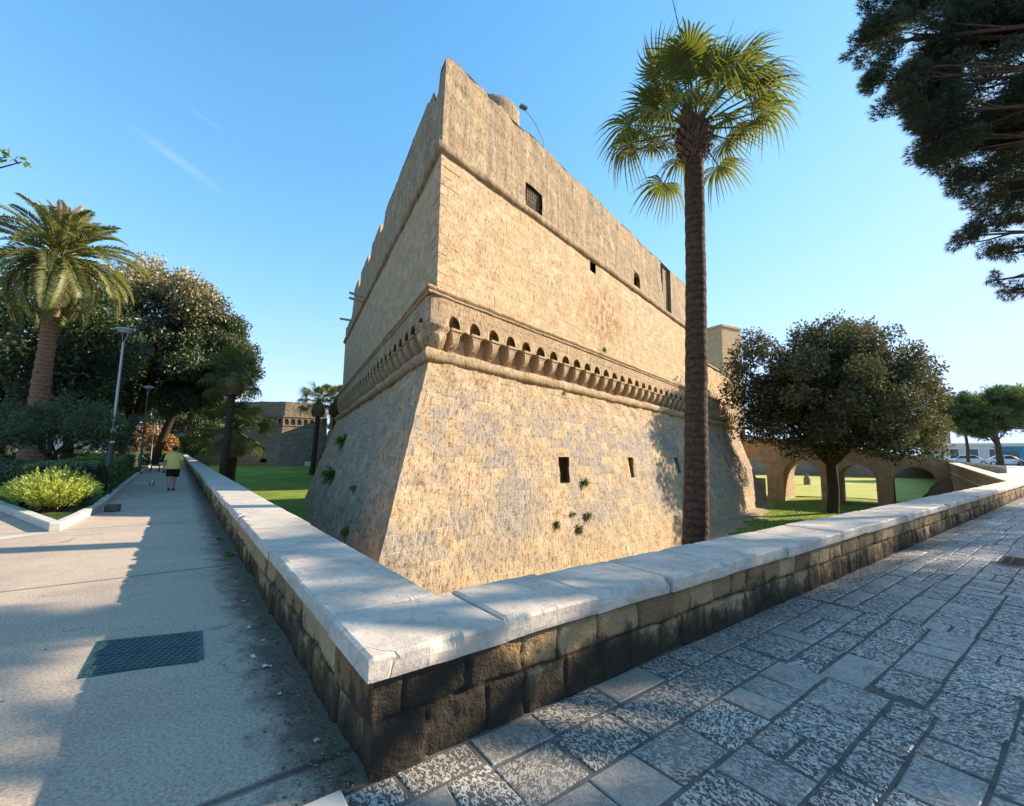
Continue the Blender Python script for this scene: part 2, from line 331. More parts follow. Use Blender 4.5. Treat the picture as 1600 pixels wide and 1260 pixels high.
M['dry'] = grass_mat('sun_tinted_grass', (.30, .33, .05, 1), (.46, .44, .10, 1), (.50, .42, .15, 1), .2)  # yellower copy of the moat grass, sunlight painted into its colour
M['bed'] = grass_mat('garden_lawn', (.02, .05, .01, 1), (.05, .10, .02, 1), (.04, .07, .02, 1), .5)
M['soil'] = simple('bare_soil', (.12, .08, .05), (.22, .155, .10), 8, .95, .7, .03)
M['kerb'] = simple('pale_kerb_stone', (.46, .41, .34), (.60, .55, .47), 5, .8, .4)
M['ground'] = grass_mat('open_ground', (.10, .11, .05, 1), (.18, .17, .09, 1), (.22, .19, .13, 1))
def leaf_mat(name, dark, mid, light, trans=.35, tcol=None, rough=.5, gloss=.06):
    t = NT(name); tn = t.tone()
    c = t.ramp(tn, [(0., dark), (.5, mid), (1., light)])
    d = t.n('BsdfDiffuse', Color=c); tr = t.n('BsdfTranslucent', Color=t.mix(.6, c, tcol+(1,)) if tcol else c)
    g = t.n('BsdfGlossy', Color=(1, 1, 1, 1), Roughness=rough)
    m1 = t.n('MixShader', i0=trans); t.t.links.new(d.outputs[0], m1.inputs[1]); t.t.links.new(tr.outputs[0], m1.inputs[2])
    m2 = t.n('MixShader', i0=gloss); t.t.links.new(m1.outputs[0], m2.inputs[1]); t.t.links.new(g.outputs[0], m2.inputs[2])
    t.t.links.new(m2.outputs[0], t.out.inputs[0]); return t.m
M['oak'] = leaf_mat('holm_oak_leaves', (.026, .030, .012), (.075, .080, .030), (.21, .21, .075), .28, (.15, .14, .03), .5, .035)
M['oakgold'] = leaf_mat('golden_oak_leaves', (.03, .042, .014), (.08, .085, .028), (.42, .30, .11), .25, (.2, .2, .05))
M['oakdark'] = leaf_mat('dark_tree_leaves', (.014, .024, .008), (.04, .06, .018), (.11, .13, .04), .35, (.16, .24, .03))
M['greenleaf'] = leaf_mat('fresh_green_leaves', (.03, .06, .012), (.08, .14, .025), (.18, .26, .05), .45, (.3, .42, .05))
M['pine'] = leaf_mat('pine_needles', (.014, .024, .012), (.03, .05, .02), (.085, .105, .035), .25, (.16, .2, .04), .5, .05)
M['pinefar'] = leaf_mat('far_pine_needles', (.03, .07, .03), (.07, .13, .035), (.22, .26, .05), .35, (.25, .35, .05))
M['fan'] = leaf_mat('fan_palm_leaf', (.03, .05, .016), (.065, .095, .028), (.19, .18, .06), .34, (.36, .36, .03), .5, .02)
M['fanold'] = leaf_mat('dry_palm_leaf', (.12, .075, .03), (.26, .17, .07), (.42, .30, .13), .3, (.6, .38, .1), .5, .03)
M['date'] = leaf_mat('date_palm_leaf', (.06, .08, .028), (.17, .18, .055), (.38, .32, .11), .32, (.36, .36, .05), .5, .025)
M['dateold'] = leaf_mat('golden_date_frond', (.20, .12, .03), (.42, .25, .06), (.55, .36, .10), .3)
M['lime'] = leaf_mat('lime_bush_leaves', (.15, .20, .02), (.40, .46, .05), (.66, .66, .12), .45, (.8, .85, .08))
M['orange'] = leaf_mat('orange_leaves', (.20, .08, .02), (.42, .18, .03), (.50, .34, .08), .35)
def bark(name, a, b, scale=(1, 1, .25), sc_=9, ring=0.):
    t = NT(name); v = t.mapp(t.ob(), scale); n = t.noise(v, sc_, 6, .7); c = t.ramp(n, [(.3, a), (.7, b)]); h = n
    if ring:
        s = t.n('SeparateXYZ', i0=t.uv()); w = t.math('SINE', t.math('ADD', t.math('MULTIPLY', s.outputs[1], ring), t.math('MULTIPLY', t.noise(t.ob(), 3.5, 4), 9.)))
        w = t.math('ADD', t.math('MULTIPLY', w, .5), .5); c = t.mix(t.ramp(w, [(.0, .45), (.35, 0.)]), c, tuple(q*.35 for q in a)+(1,)); h = t.math('ADD', n, t.math('MULTIPLY', w, .5))
    return t.pbr(c, .92, t.bump(h, .8, .03), .15)
M['bark'] = bark('oak_bark', (.028, .02, .014), (.075, .055, .04))
M['palmbark'] = bark('fan_palm_bark', (.04, .024, .016), (.13, .08, .052), (1, 1, 1), 9, 33.)
M['datebark'] = bark('date_palm_bark', (.16, .075, .04), (.34, .18, .10), (1, 1, 1), 9, 30.)
M['pinebark'] = bark('pine_bark', (.05, .035, .025), (.14, .09, .06))
def paint(name, c, rough=.45, metal=0., spec=.4): return NT(name).pbr(c+(1,), rough, None, spec, metal)
M['lampgreen'] = simple('lamp_post_paint', (.035, .045, .04), (.055, .065, .058), 20, .45, .1, .002, .5)
M['lampgrey'] = simple('galvanised_steel', (.30, .31, .30), (.42, .43, .42), 20, .4, .05, .002, .5, .6)
M['white'] = paint('white_sticker', (.8, .8, .78)); M['glass'] = paint('dark_glass', (.03, .04, .05), .08, 0, .6)
M['tyre'] = paint('tyre_rubber', (.02, .02, .02), .8); M['rim'] = paint('wheel_metal', (.5, .5, .52), .3, .8)
M['lampglass'] = paint('frosted_lens', (.6, .62, .6), .3)
# ------------------------------------------------------------ street frame: a runs along the street wall, b across it (+ towards the street)
def AB(a, b): return (-.63+.8*a+.6*b, 2.2+.6*a-.8*b)
def sstep(x): x = np.clip(x, 0, 1); return x*x*(3-2*x)
def gz(a): return .8*sstep((np.asarray(a, float)-28)/45.)
# ------------------------------------------------------------ ground sheets
def grid_sheet(name, xs, ys, fz, m, uvf=None):
    X, Y = np.meshgrid(xs, ys); V = np.c_[X.ravel(), Y.ravel(), np.broadcast_to(fz(X.ravel(), Y.ravel()), X.size)]
    nx, ny = len(xs), len(ys); i = np.arange(nx*ny).reshape(ny, nx)
    F = np.c_[i[:-1, :-1].ravel(), i[:-1, 1:].ravel(), i[1:, 1:].ravel(), i[1:, :-1].ravel()]
    b = MB(); b.add(V, F, uvf(V) if uvf else V[:, :2]); return struct(b, name, m, True)
def floor_z(x, y):
    return -3+1.42*sstep((y-26)/36.)*sstep((-x-6)/9.)+.05*np.sin(x*.7)*np.sin(y*.5)
xs = np.r_[-2500, -1200, -600, -300, -160, np.arange(-110, 111, 2.), 160, 300, 600, 1200, 2500]
ys = np.r_[-800, -300, -100, -20, np.arange(0, 161, 2.), 220, 400, 800, 1600, 3000]
grid_sheet('ground', xs, ys, floor_z, M['lawn'])
def ab_sheet(name, av, bv, fz, m, uvf):
    A, B = np.meshgrid(av, bv); A = A.ravel(); B = B.ravel(); V = np.c_[-.63+.8*A+.6*B, 2.2+.6*A-.8*B, np.broadcast_to(fz(A, B), A.shape)]
    nx, ny = len(av), len(bv); i = np.arange(nx*ny).reshape(ny, nx)
    F = np.c_[i[:-1, :-1].ravel(), i[1:, :-1].ravel(), i[1:, 1:].ravel(), i[:-1, 1:].ravel()]
    b = MB(); b.add(V, F, uvf(A, B)); return struct(b, name, m, False)
ab_sheet('path', np.array([-3.2, -2, -1, .3]), np.r_[-500, -200, -100, np.arange(-60, 1, 4.)], lambda A, B: 0*A, M['path'], lambda A, B: np.c_[-A, -B])
ab_sheet('paved_area', np.array([-80., -30, -3.2]), np.array([-500., -60, -30, -10, 0.]), lambda A, B: 0*A, M['path'], lambda A, B: np.c_[-A+3, -B])
ab_sheet('street', np.r_[-60, -20, np.arange(0, 27, 4.), np.arange(28, 80, 3.), 120, 300, 1200], np.r_[-.3, 4, 12, 30, 100, 600], lambda A, B: gz(A)-.0065, M['grout'], lambda A, B: np.c_[A, B])
# pale square beyond the bend of the moat
def strip(name, pts_in, pts_out, m, dz=0.):
    b = MB(); n = len(pts_in); V = []
    for p, q in zip(pts_in, pts_out): V += [(*AB(*p), gz(p[0])+dz), (*AB(*q), gz(q[0])+dz)]
    b.add(V, [[2*i, 2*i+1, 2*i+3, 2*i+2] for i in range(n-1)], [(v[0], v[1]) for v in V]); return struct(b, name, m)
pin = [(33, -.7)]+[(a, -.9-(a-30)*.2254) for a in (36, 40, 45, 50, 53, 58, 66, 75, 120, 300)]
strip('square_paving', pin, [(p[0]+.1, -.25) if p[0] < 36 else (p[0], 60) for p in pin], M['piazza'], -.006)
# individually laid pavers
rng = np.random.default_rng(4)
pv = MB(); Vs = []; Fs = []; Us = []; Ts = []; k = 0
bb = .0; row = 0
def RW(a, b): return .022*vnoise(np.c_[a*1.1, 0*a+b*50, 0*a], 5) if b > .05 else 0*a
def worn_quad(a0, a1, b0, b1, tone, z):
    global k
    g = .007+.007*rng.random(4); ins = .007
    A = np.array([a0+g[0], a1-g[1], a1-g[1], a0+g[0]]); B = np.array([b0+g[2], b0+g[2], b1-g[3], b1-g[3]])
    A = A+rng.normal(0, .008, 4); B = B+rng.normal(0, .0045, 4); ca, cb = A.mean(), B.mean()
    tz = z+rng.normal(0, .0008, 4)+gz(ca)
    A2 = A+np.sign(ca-A)*ins; B2 = B+np.sign(cb-B)*ins
    V = [(*AB(A2[i], B2[i]), tz[i]) for i in range(4)]+[(*AB(A[i], B[i]), tz[i]-.004) for i in range(4)]+[(*AB(A[i], B[i]), gz(ca)-.03) for i in range(4)]
    off = rng.random(2)*40; r = rng.random()*6.28 if rng.random() < .3 else rng.choice([0, 3.14])
    U = np.array([(A2[i]-ca, B2[i]-cb) for i in range(4)]+[(A[i]-ca, B[i]-cb) for i in range(4)]*2); U = np.c_[U[:, 0]*math.cos(r)-U[:, 1]*math.sin(r), U[:, 0]*math.sin(r)+U[:, 1]*math.cos(r)]+off
    Vs.extend(V); Us.extend(U.tolist()); Ts.extend([tone]*12)
    F = [[0, 3, 2, 1]]+[[i, (i+1) % 4, (i+1) % 4+4, i+4] for i in range(4)]+[[i+4, (i+1) % 4+4, (i+1) % 4+8, i+8] for i in range(4)]
    Fs.extend([[q+k for q in f] for f in F]); k += 12
pa = -6.5
while pa < 36:      # the courses restart every couple of metres, as laid
    pw = rng.uniform(1.5, 2.7); bb = 0. if pa > -1 else .0; first = True
    bmax = 17
    while bb < bmax:
        wid = rng.choice([.20, .24, .28, .31, .35]) if not first else rng.uniform(.2, .3); first = False; a = pa+rng.normal(0, .05) if True else pa; aend = pa+pw
        while a < aend-.05:
            ln = min(rng.uniform(.28, .58) if rng.random() < .75 else rng.uniform(.18, .3), aend-a)
            if aend-a-ln < .14: ln = aend-a
            if a < 6+bb*6+16 and not (8.95 < a+ln/2 < 9.85 and 1.02 < bb+wid/2 < 1.54):
                if wid > .3 and rng.random() < .15: worn_quad(a, a+ln, bb, bb+wid/2, rng.random(), 0); worn_quad(a, a+ln, bb+wid/2, bb+wid, rng.random(), 0)
                else: worn_quad(a, a+ln, bb, bb+wid, rng.random(), 0)
            a += ln
        bb += wid
    pa += pw
pv.add(Vs, Fs, Us, Ts); pv.obj('street_paving', M['paver'])['kind'] = 'structure'
sh = ab_sheet('street_paving_far', np.r_[28, 32, 36, 40, 46, 52, 60, 70, 90, 300], np.array([-.2, 8, 17, 60]), lambda A, B: gz(A)-.010+0*A, M['farpave'], lambda A, B: np.c_[A, B])
# ------------------------------------------------------------ park beds
K = (-8.27, 8.22)
bed = [K, AB(-2.3, -12.6), AB(-2.6, -32), AB(-2.8, -60), AB(-3, -180), (-300, 190), (-200, 60), (-60, 42.4)]
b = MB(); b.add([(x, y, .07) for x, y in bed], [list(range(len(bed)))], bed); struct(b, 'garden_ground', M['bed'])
def kerb_run(name, pts, w, h, label, z0=0.):
    b = MB(); P = np.array(pts, float); rr = random.Random(len(pts))
    for i in range(len(P)-1):
        L = np.linalg.norm(P[i+1]-P[i]); d = (P[i+1]-P[i])/L; s = 0.
        while s < L:
            l = min(rr.uniform(.9, 1.1), L-s)
            if l > .1: c = P[i]+d*(s+l/2); b.box((c[0], c[1], z0+h/2+rr.uniform(-.004, .004)), (l-.012, w+rr.uniform(-.006, .006), h), math.atan2(d[1], d[0]))
            s += l
    o = b.obj(name, M['kerb'], bevel=.012); return tag(o, label, 'kerb')
kerb_run('kerb', [K, AB(-2.3, -12.6), AB(-2.6, -32), AB(-2.8, -60)], .16, .15, 'pale stone kerb running beside the walkway along the garden hedge')
kerb_run('kerb', [(-8.33, 8.30), (-14.5, 12.38), (-40, 29.3)], .18, .15, 'pale stone kerb in front of the bright bush, bordering the sunny paving')
kerb_run('kerb', [AB(-.12, .075), AB(-9, .075)], .15, .03, 'low worn threshold stone between grey walkway and street paving at the wall corner')
bd = MB(); bp = [AB(-2.62, -9.3), AB(-2.86, -9.3), AB(-4.4, -6.4), AB(-8.5, -3.8), AB(-8.5, -4.15), AB(-4.6, -6.8)]
bp = [(-8.15, 8.08), (-8.45, 7.95), (-8.9, 7.1), (-10.6, 5.0), (-10.2, 4.8), (-8.5, 6.7)]
bd.add([(x, y, .004) for x, y in bp], [[0, 1, 2, 5], [2, 3, 4, 5]], bp); struct(bd, 'pale_paving_band', M['kerb'])
# ------------------------------------------------------------ parapet walls
def masonry(name, parent, P0, d, nrm, L, z0, z1, res, rowh, blk, m, seed, u0=0., zf=None, fade=True):
    d = np.array(d, float); nrm = np.array(nrm, float); rg = np.random.default_rng(seed)
    us = [0.]
    while us[-1] < L: us.append(us[-1]+res*max(1., (us[-1]+u0)/4.))
    us[-1] = L; us = np.array(us); vs = np.linspace(z0, z1, max(3, int((z1-z0)/res)+1))
    U, Z = np.meshgrid(us, vs); u = U.ravel(); z = Z.ravel(); rows = np.array(rowh); edges = np.r_[z0, z0+np.cumsum(rows)]
    ri = np.clip(np.searchsorted(edges, z, 'right')-1, 0, len(rows)-1); h = np.zeros_like(u); tone = np.full_like(u, .5)
    for r in range(len(rows)):
        cuts = [-.4-rg.random()*.3]
        while cuts[-1] < L+1: cuts.append(cuts[-1]+rg.uniform(*blk))
        cuts = np.array(cuts); off = rg.normal(0, .007, len(cuts)); tn = rg.random(len(cuts)); mk = ri == r
        uu = u[mk]+.015*vnoise(np.c_[u[mk]*3, z[mk]*9, 0*u[mk]], seed); ci = np.clip(np.searchsorted(cuts, uu, 'right')-1, 0, len(cuts)-2)
        zz = z[mk]+.012*vnoise(np.c_[u[mk]*4, z[mk]*4, 0*u[mk]+5], seed)
        dj = np.minimum(np.minimum(uu-cuts[ci], cuts[ci+1]-uu), np.minimum(zz-edges[r]+(.02 if r == 0 else 0), edges[r+1]-zz+(.02 if r == len(rows)-1 else 0)))
        h[mk] = off[ci]-.020*np.exp(-(np.clip(dj, 0, 1)/.009)**1.5); tone[mk] = (.22+.78*tn[ci])*(1-.95*np.exp(-(np.clip(dj, 0, 1)/.010)**2))
    p3 = np.c_[u*7, z*7, 0*u+seed]; h += .004*fbm(p3*4, 2, seed+3)+ .010*fbm(p3, 4, seed)+.006*vnoise(np.c_[u*2, z*2.5, 0*u], seed)
    if fade: h *= np.clip(u/.04, .15, 1)
    zz = z if zf is None else z+zf(u)
    V = np.array([P0[0], P0[1], 0])+np.outer(u, np.r_[d, 0])+np.outer(h, np.r_[nrm, 0]); V[:, 2] = zz
    nx, ny = len(us), len(vs); i = np.arange(nx*ny).reshape(ny, nx)
    F = np.c_[i[:-1, :-1].ravel(), i[:-1, 1:].ravel(), i[1:, 1:].ravel(), i[1:, :-1].ravel()]
    if d[0]*nrm[1]-d[1]*nrm[0] > 0: F = F[:, ::-1]
    b = MB(); b.add(V, F, np.c_[u+u0, z], tone); return b.obj(name, m, parent, True, True)
def slab(P0, d, nrm, a0, a1, w0, w1, zb, zt, seed, res=.03, slope=(0., 0.), diag=0.):
    """one coping slab swept along d between a0 and a1; nrm points to the outer side"""
    rg = random.Random(seed); n = max(2, int((a1-a0)/res)+1); A = np.linspace(a0, a1, n); r = .016
    # profile (distance outwards, height)
    pr = [(w1-.004, zb), (w1, zb+.02), (w1, zb+.5*(zt-zb)), (w1, zt-r), (w1-r*.35, zt-r*.35), (w1-r, zt), (w1-.06, zt)]+[(w1-.06+(w0-w1+.12)*t, zt) for t in (.2, .4, .6, .8, 1.)]+[(w0+r, zt), (w0, zt-r), (w0, zb)]
    pr = np.array(pr); m = len(pr); V = np.zeros((n, m, 3)); U = np.zeros((n, m, 2))
    for i, a in enumerate(A):
        q = pr.copy(); e = min(a-a0, a1-a)
        V[i, :, 0] = a; V[i, :, 1] = q[:, 0]; V[i, :, 2] = q[:, 1]
        if e < .02: V[i, :, 2] -= np.where(q[:, 1] > zb+.03, (.02-e)*.45, 0)
        if diag: V[i, :, 0] -= 0
    Vf = V.reshape(-1, 3); ns = fbm(np.c_[Vf[:, 0]*9+seed, Vf[:, 1]*9, Vf[:, 2]*9], 4, seed % 97); n2 = vnoise(np.c_[Vf[:, 0]*30+seed, Vf[:, 1]*10, Vf[:, 2]*30], 3)
    edge = np.tile(np.r_[.8, 1, .6, 1.2, 1.8, 1.4, .5, .25, .25, .25, .25, .3, .8, .8, .5], n)
    chip = np.clip(vnoise(np.c_[Vf[:, 0]*5+seed*3.1, 0*Vf[:, 0], 0*Vf[:, 0]], 7)-.30, 0, 1)*.05*np.tile(np.r_[.3, .4, .3, .8, 1., .8, .1, 0, 0, 0, 0, 0, .4, .4, 0], n)
    Vf[:, 1] += (ns*.0035*edge)+n2*.0015*edge; Vf[:, 2] += ns*.003*edge+.004*vnoise(np.c_[Vf[:, 0]*1.7, Vf[:, 1]*1.7, 0*Vf[:, 0]], seed % 31)
    Vf[:, 1] -= chip; Vf[:, 2] -= chip*.9
    W = np.array([P0[0], P0[1], 0])+np.outer(Vf[:, 0], np.r_[d, 0])+np.outer(Vf[:, 1], np.r_[nrm, 0]); W[:, 2] = Vf[:, 2]+slope[0]+slope[1]*Vf[:, 0]
    i = np.arange(n*m).reshape(n, m); F = np.c_[i[:-1, :-1].ravel(), i[1:, :-1].ravel(), i[1:, 1:].ravel(), i[:-1, 1:].ravel()]
    flip = d[0]*nrm[1]-d[1]*nrm[0] > 0
    if flip: F = F[:, ::-1]
    b = MB(); tn = rg.random(); b.add(W, F, Vf[:, :2], tn)
    for e, rev in ((0, True), (n-1, False)):
        f = list(i[e]) if (rev != flip) else list(i[e][::-1]); c = b.c[0]
        b.add(W[i[e]], [list(range(m))[::-1] if (rev != flip) else list(range(m))], None, tn)
    return b
dR, nR_, dL, nL_ = (.8, .6), (.6, -.8), (-.6, .8), (-.8, -.6); O = (-.63, 2.2)
wallR = thing('parapet_wall', 'low stone parapet with pale coping slabs between the moat and the grey street paving', 'wall', (*O, 0))
wallL = thing('parapet_wall', 'low stone parapet with pale coping running beside the walkway where the woman walks', 'wall', (*O, 0))
masonry('stone_face', wallR, O, dR, nR_, 30., -.03, .47, .014, (.27, .23), (.24, .46), M['parR'], 3)
masonry('stone_face', wallL, O, dL, nL_, 260., -.03, .47, .014, (.26, .24), (.34, .62), M['parL'], 8)
def plain(b, P, d, n_, L, w, z0, z1, u0=0.):      # inner and back faces of a wall as one plain strip
    A = np.array(P)-np.array(n_)*w; n = max(2, int(L/3)); t = np.linspace(0, L, n)
    V = []; U = []
    for q in t:
        for z in (z0, z1): V.append((A[0]+d[0]*q, A[1]+d[1]*q, z)); U.append((q+u0, z))
    F = [[2*i, 2*i+1, 2*i+3, 2*i+2] for i in range(n-1)]
    b.add(V, F, U, .5)
b = MB(); plain(b, AB(.6, 0), dR, nR_, 29.5, .58, -3.2, .46); b.obj('moat_face', M['bridge'], wallR, True)
b = MB(); plain(b, AB(0, -.6), dL, nL_, 255, .58, -3.2, .46); b.obj('moat_face', M['bridge'], wallL, True)
cutsR = [0, .76, 1.51, 2.34, 3.18, 3.72, 4.45, 5.15, 6.1]; rr = random.Random(5)
while cutsR[-1] < 30: cutsR.append(cutsR[-1]+rr.uniform(.75, 1.15))
cutsR[-1] = 30.05
for i in range(len(cutsR)-1):
    g0 = rr.uniform(.003, .008); a0, a1 = cutsR[i]-(.04 if i == 0 else -g0), cutsR[i+1]-g0
    dz = rr.uniform(-.006, .006)
    slab(O, dR, nR_, a0, a1, -.645+rr.uniform(-.01, .01), .04+rr.uniform(-.008, .008), .45+dz, .56+dz, 11+i, .022 if a0 < 5 else .06 if a0 < 14 else .2).obj('coping_slab', M['coping'], wallR, True, False)
cutsL = [.66, 1.42, 2.8]
while cutsL[-1] < 62: cutsL.append(cutsL[-1]+rr.uniform(1.0, 1.45))
for i in range(len(cutsL)-1):
    g0 = rr.uniform(.002, .005); a0, a1 = cutsL[i]+g0, cutsL[i+1]-g0; dz = rr.uniform(-.005, .005)
    slab(O, dL, nL_, a0, a1, -.645+rr.uniform(-.01, .01), .04+rr.uniform(-.008, .008), .45+dz, .56+dz, 111+i, .022 if a0 < 5 else .06 if a0 < 14 else .25).obj('coping_slab', M['coping'], wallL, True, False)
slab(O, dL, nL_, cutsL[-1]+.01, 255, -.64, .04, .45, .56, 300, 4.).obj('coping_run', M['coping'], wallL, True)
# wall past the bend, climbing towards the bridge
C1 = np.array(AB(30.0, 0)); dB = np.array([math.sin(R(40)), math.cos(R(40))]); nB = np.array([dB[1], -dB[0]]); LB = 24.
wallB = thing('parapet_wall', 'sunlit parapet climbing from the bend of the moat up to the stone bridge', 'wall', (*C1, 0))
o = masonry('stone_face', wallB, C1-nB*.0, dB, nB, LB, -.03, .47, .1, (.26, .24), (.4, .8), M['parL'], 21, 3., lambda u: u*.030)
b = MB(); t = np.linspace(0, LB, 13); V = []; U = []
for q in t:
    for z in (-3.2, .46+q*.030): p = C1+dB*q-nB*.58; V.append((*p, z)); U.append((q, z))
b.add(V, [[2*i, 2*i+1, 2*i+3, 2*i+2] for i in range(12)], U); b.obj('moat_face', M['bridge'], wallB, True)
q = 0.; i = 0
while q < LB-1:
    l = rr.uniform(1., 1.5); slab(C1, dB, nB, q+.01, q+l-.01, -.64, .04, .45, .56, 400+i, .3, (0., .030)).obj('coping_slab', M['coping'], wallB, True); q += l; i += 1
# ------------------------------------------------------------ the near bastion
class Bast:
    def __init__(s, T, azR, azL, LR, LL):
        s.T = np.array(T, float); s.dR = np.array([math.sin(R(azR)), math.cos(R(azR))]); s.dL = np.array([math.sin(R(azL)), math.cos(R(azL))])
        s.nR = np.array([s.dR[1], -s.dR[0]]); s.nL = np.array([-s.dL[1], s.dL[0]]); h = R(azR-azL)/2; s.cot = 1/math.tan(h); s.sin = math.sin(h)
        mid = R((azR+azL)/2); s.um = -np.array([math.sin(mid), math.cos(mid)]); s.L = {'R': LR, 'L': LL}
    def P(s, side, q, o):       # q = distance along the face measured at offset 0, o = offset outwards
        d, n_ = (s.dR, s.nR) if side == 'R' else (s.dL, s.nL); q = np.asarray(q, float); o = np.asarray(o, float)
        L = s.L[side]; s0 = -o*s.cot; al = s0+(q/L)*(L-s0)
        return s.T+np.outer(al, d)+np.outer(o*np.ones_like(al), n_)
B1 = Bast((-2.52, 13.0), 38.5, -26.4, 41.0, 30.0)
def o_scarp(z): return -.05+.33*(4.35-z)
def seg_lines(a, b, res, extra=()):
    v = list(np.linspace(a, b, max(2, int(round((b-a)/res))+1)))
    for e in extra:
        if a < e < b:
            j = int(np.argmin(np.abs(np.array(v)-e)))
            if j in (0, len(v)-1): v.append(e); v.sort()
            else: v[j] = e
    return np.array(sorted(set(v)))
def face_grid(mb, B, side, q0, q1, z0, z1, of, resq, resz, holes=(), disp=.02, seed=1, top=None, uoff=0., blk=(.62, .36), ends=(1, 1), rough=None):
    """wall surface with real openings; rows of blocks stand a little proud of each other"""
    if callable(resq): us = [q0]; 
    if callable(resq):
        while us[-1] < q1: us.append(us[-1]+resq(us[-1]))
        us[-1] = q1; us = np.array(us)
    else: us = seg_lines(q0, q1, resq)
    for h in holes:
        for e in (h[0], h[1]):
            if q0 < e < q1:
                j = int(np.argmin(np.abs(us-e)))
                if 0 < j < len(us)-1 and abs(us[j]-e) < .5*abs(us[j+1]-us[j-1]) and not any(abs(us[j]-x) < 1e-9 for hh in holes for x in hh[:2]): us[j] = e
                else: us = np.sort(np.append(us, e))
    vs = seg_lines(z0, z1, resz, [e for h in holes for e in h[2:4]])
    U, Z = np.meshgrid(us, vs); u = U.ravel(); z = Z.ravel()
    zt = z if top is None else z0+(z-z0)/(z1-z0)*(top(u)-z0)
    o = of(zt) if callable(of) else np.full_like(u, of)
    xy = B.P(side, u, o)
    p3 = np.c_[xy[:, 0], xy[:, 1], zt]
    row = np.floor(zt/blk[1]); cell = np.floor((u+row*blk[0]*.47)/blk[0])
    hb = ((cell*12.9898+row*78.233+seed)*43.7585) % 1-.5
    h = disp*(.9*fbm(p3*1.6, 5, seed)+.6*hb+.6*fbm(p3*.5, 2, seed+5))
    if rough is not None: h = h*rough(u, zt)
    d, n_ = (B.dR, B.nR) if side == 'R' else (B.dL, B.nL)
    w = np.clip((u-q0)/.35, 0, 1) if (q0 == 0) else np.ones_like(u)
    hc = disp*(1.1*fbm(np.c_[B.T[0]+0*zt, B.T[1]+0*zt, zt*2.2], 4, 77)+.4*(((row*78.233)*43.7585) % 1-.5))
    dirx = np.outer(w, n_)+np.outer(1-w, B.um); hh = h*w+hc*(1-w)
    xy = xy+dirx*hh[:, None]
    nx, ny = len(us), len(vs); i = np.arange(nx*ny).reshape(ny, nx)
    F = np.c_[i[:-1, :-1].ravel(), i[:-1, 1:].ravel(), i[1:, 1:].ravel(), i[1:, :-1].ravel()]
    if side == 'L': F = F[:, ::-1]
    cu = ((us[:-1]+us[1:])/2)[None, :].repeat(ny-1, 0).ravel(); cz = ((vs[:-1]+vs[1:])/2)[:, None].repeat(nx-1, 1).ravel()
    keep = np.ones(len(F), bool)
    for hl in holes: keep &= ~((cu > hl[0]) & (cu < hl[1]) & (cz > hl[2]) & (cz < hl[3]))
    mb.add(np.c_[xy, zt], F[keep], np.c_[u+uoff, zt], .5)
def recess(B, side, h, of, depth, name, m, parent, back='flat', taper=0.):
    """the jambs, sill, head and back of an opening"""
    q0, q1, z0, z1 = h; b = MB(); d, n_ = (B.dR, B.nR) if side == 'R' else (B.dL, B.nL)
    oo = lambda z: (of(z) if callable(of) else of)+.05
    def pt(q, z, o): return (*B.P(side, [q], [o])[0], z)
    oi = min(oo(z0), oo(z1))-.05-depth
    f = [pt(q0-.03, z0-.03, oo(z0)-.09), pt(q1+.03, z0-.03, oo(z0)-.09), pt(q1+.03, z1+.03, oo(z1)-.09), pt(q0-.03, z1+.03, oo(z1)-.09)]
    g = [pt(q0, z0, oi), pt(q1, z0, oi), pt(q1, z1, oi), pt(q0, z1, oi)]
    V = f+g; F = [[0, 4, 5, 1], [1, 5, 6, 2], [2, 6, 7, 3], [3, 7, 4, 0], [4, 7, 6, 5]]
    b.add(V, F, [(v[0]+v[1], v[2]) for v in V]); return b.obj(name, m, parent, True)
cas = thing('castle_bastion', 'huge pointed sandstone castle bastion with sloping base and row of corbels', 'castle', (-2.52, 13.0, -3))
holesR = [(7.0, 7.7, .45, 1.44), (13.1, 13.6, .45, 1.41), (19.7, 20.3, .5, 1.42), (32.0, 32.35, .6, 1.5), (36.5, 36.8, .6, 1.5), (32.3, 32.7, 3.1, 3.5), (34.7, 35.2, 3.2, 3.95), (36.9, 37.2, 3.1, 3.5)]
resf = lambda q: .07+.0035*q
b = MB()
face_grid(b, B1, 'R', 0, 41, -3.3, 4.35, o_scarp, lambda q: .07+.004*q, .085, holesR, .045, 3, rough=lambda u, z: 1+.8*np.clip(z-3, 0, 1))
face_grid(b, B1, 'L', 0, 30, -3.3, 4.35, o_scarp, lambda q: .08+.008*q, .095, (), .075, 4, uoff=60.)
b.obj('scarp_wall', M['scarp'], cas, True, False)
for h in holesR: recess(B1, 'R', h, o_scarp, .75, 'gun_slit', M['upper'], cas)
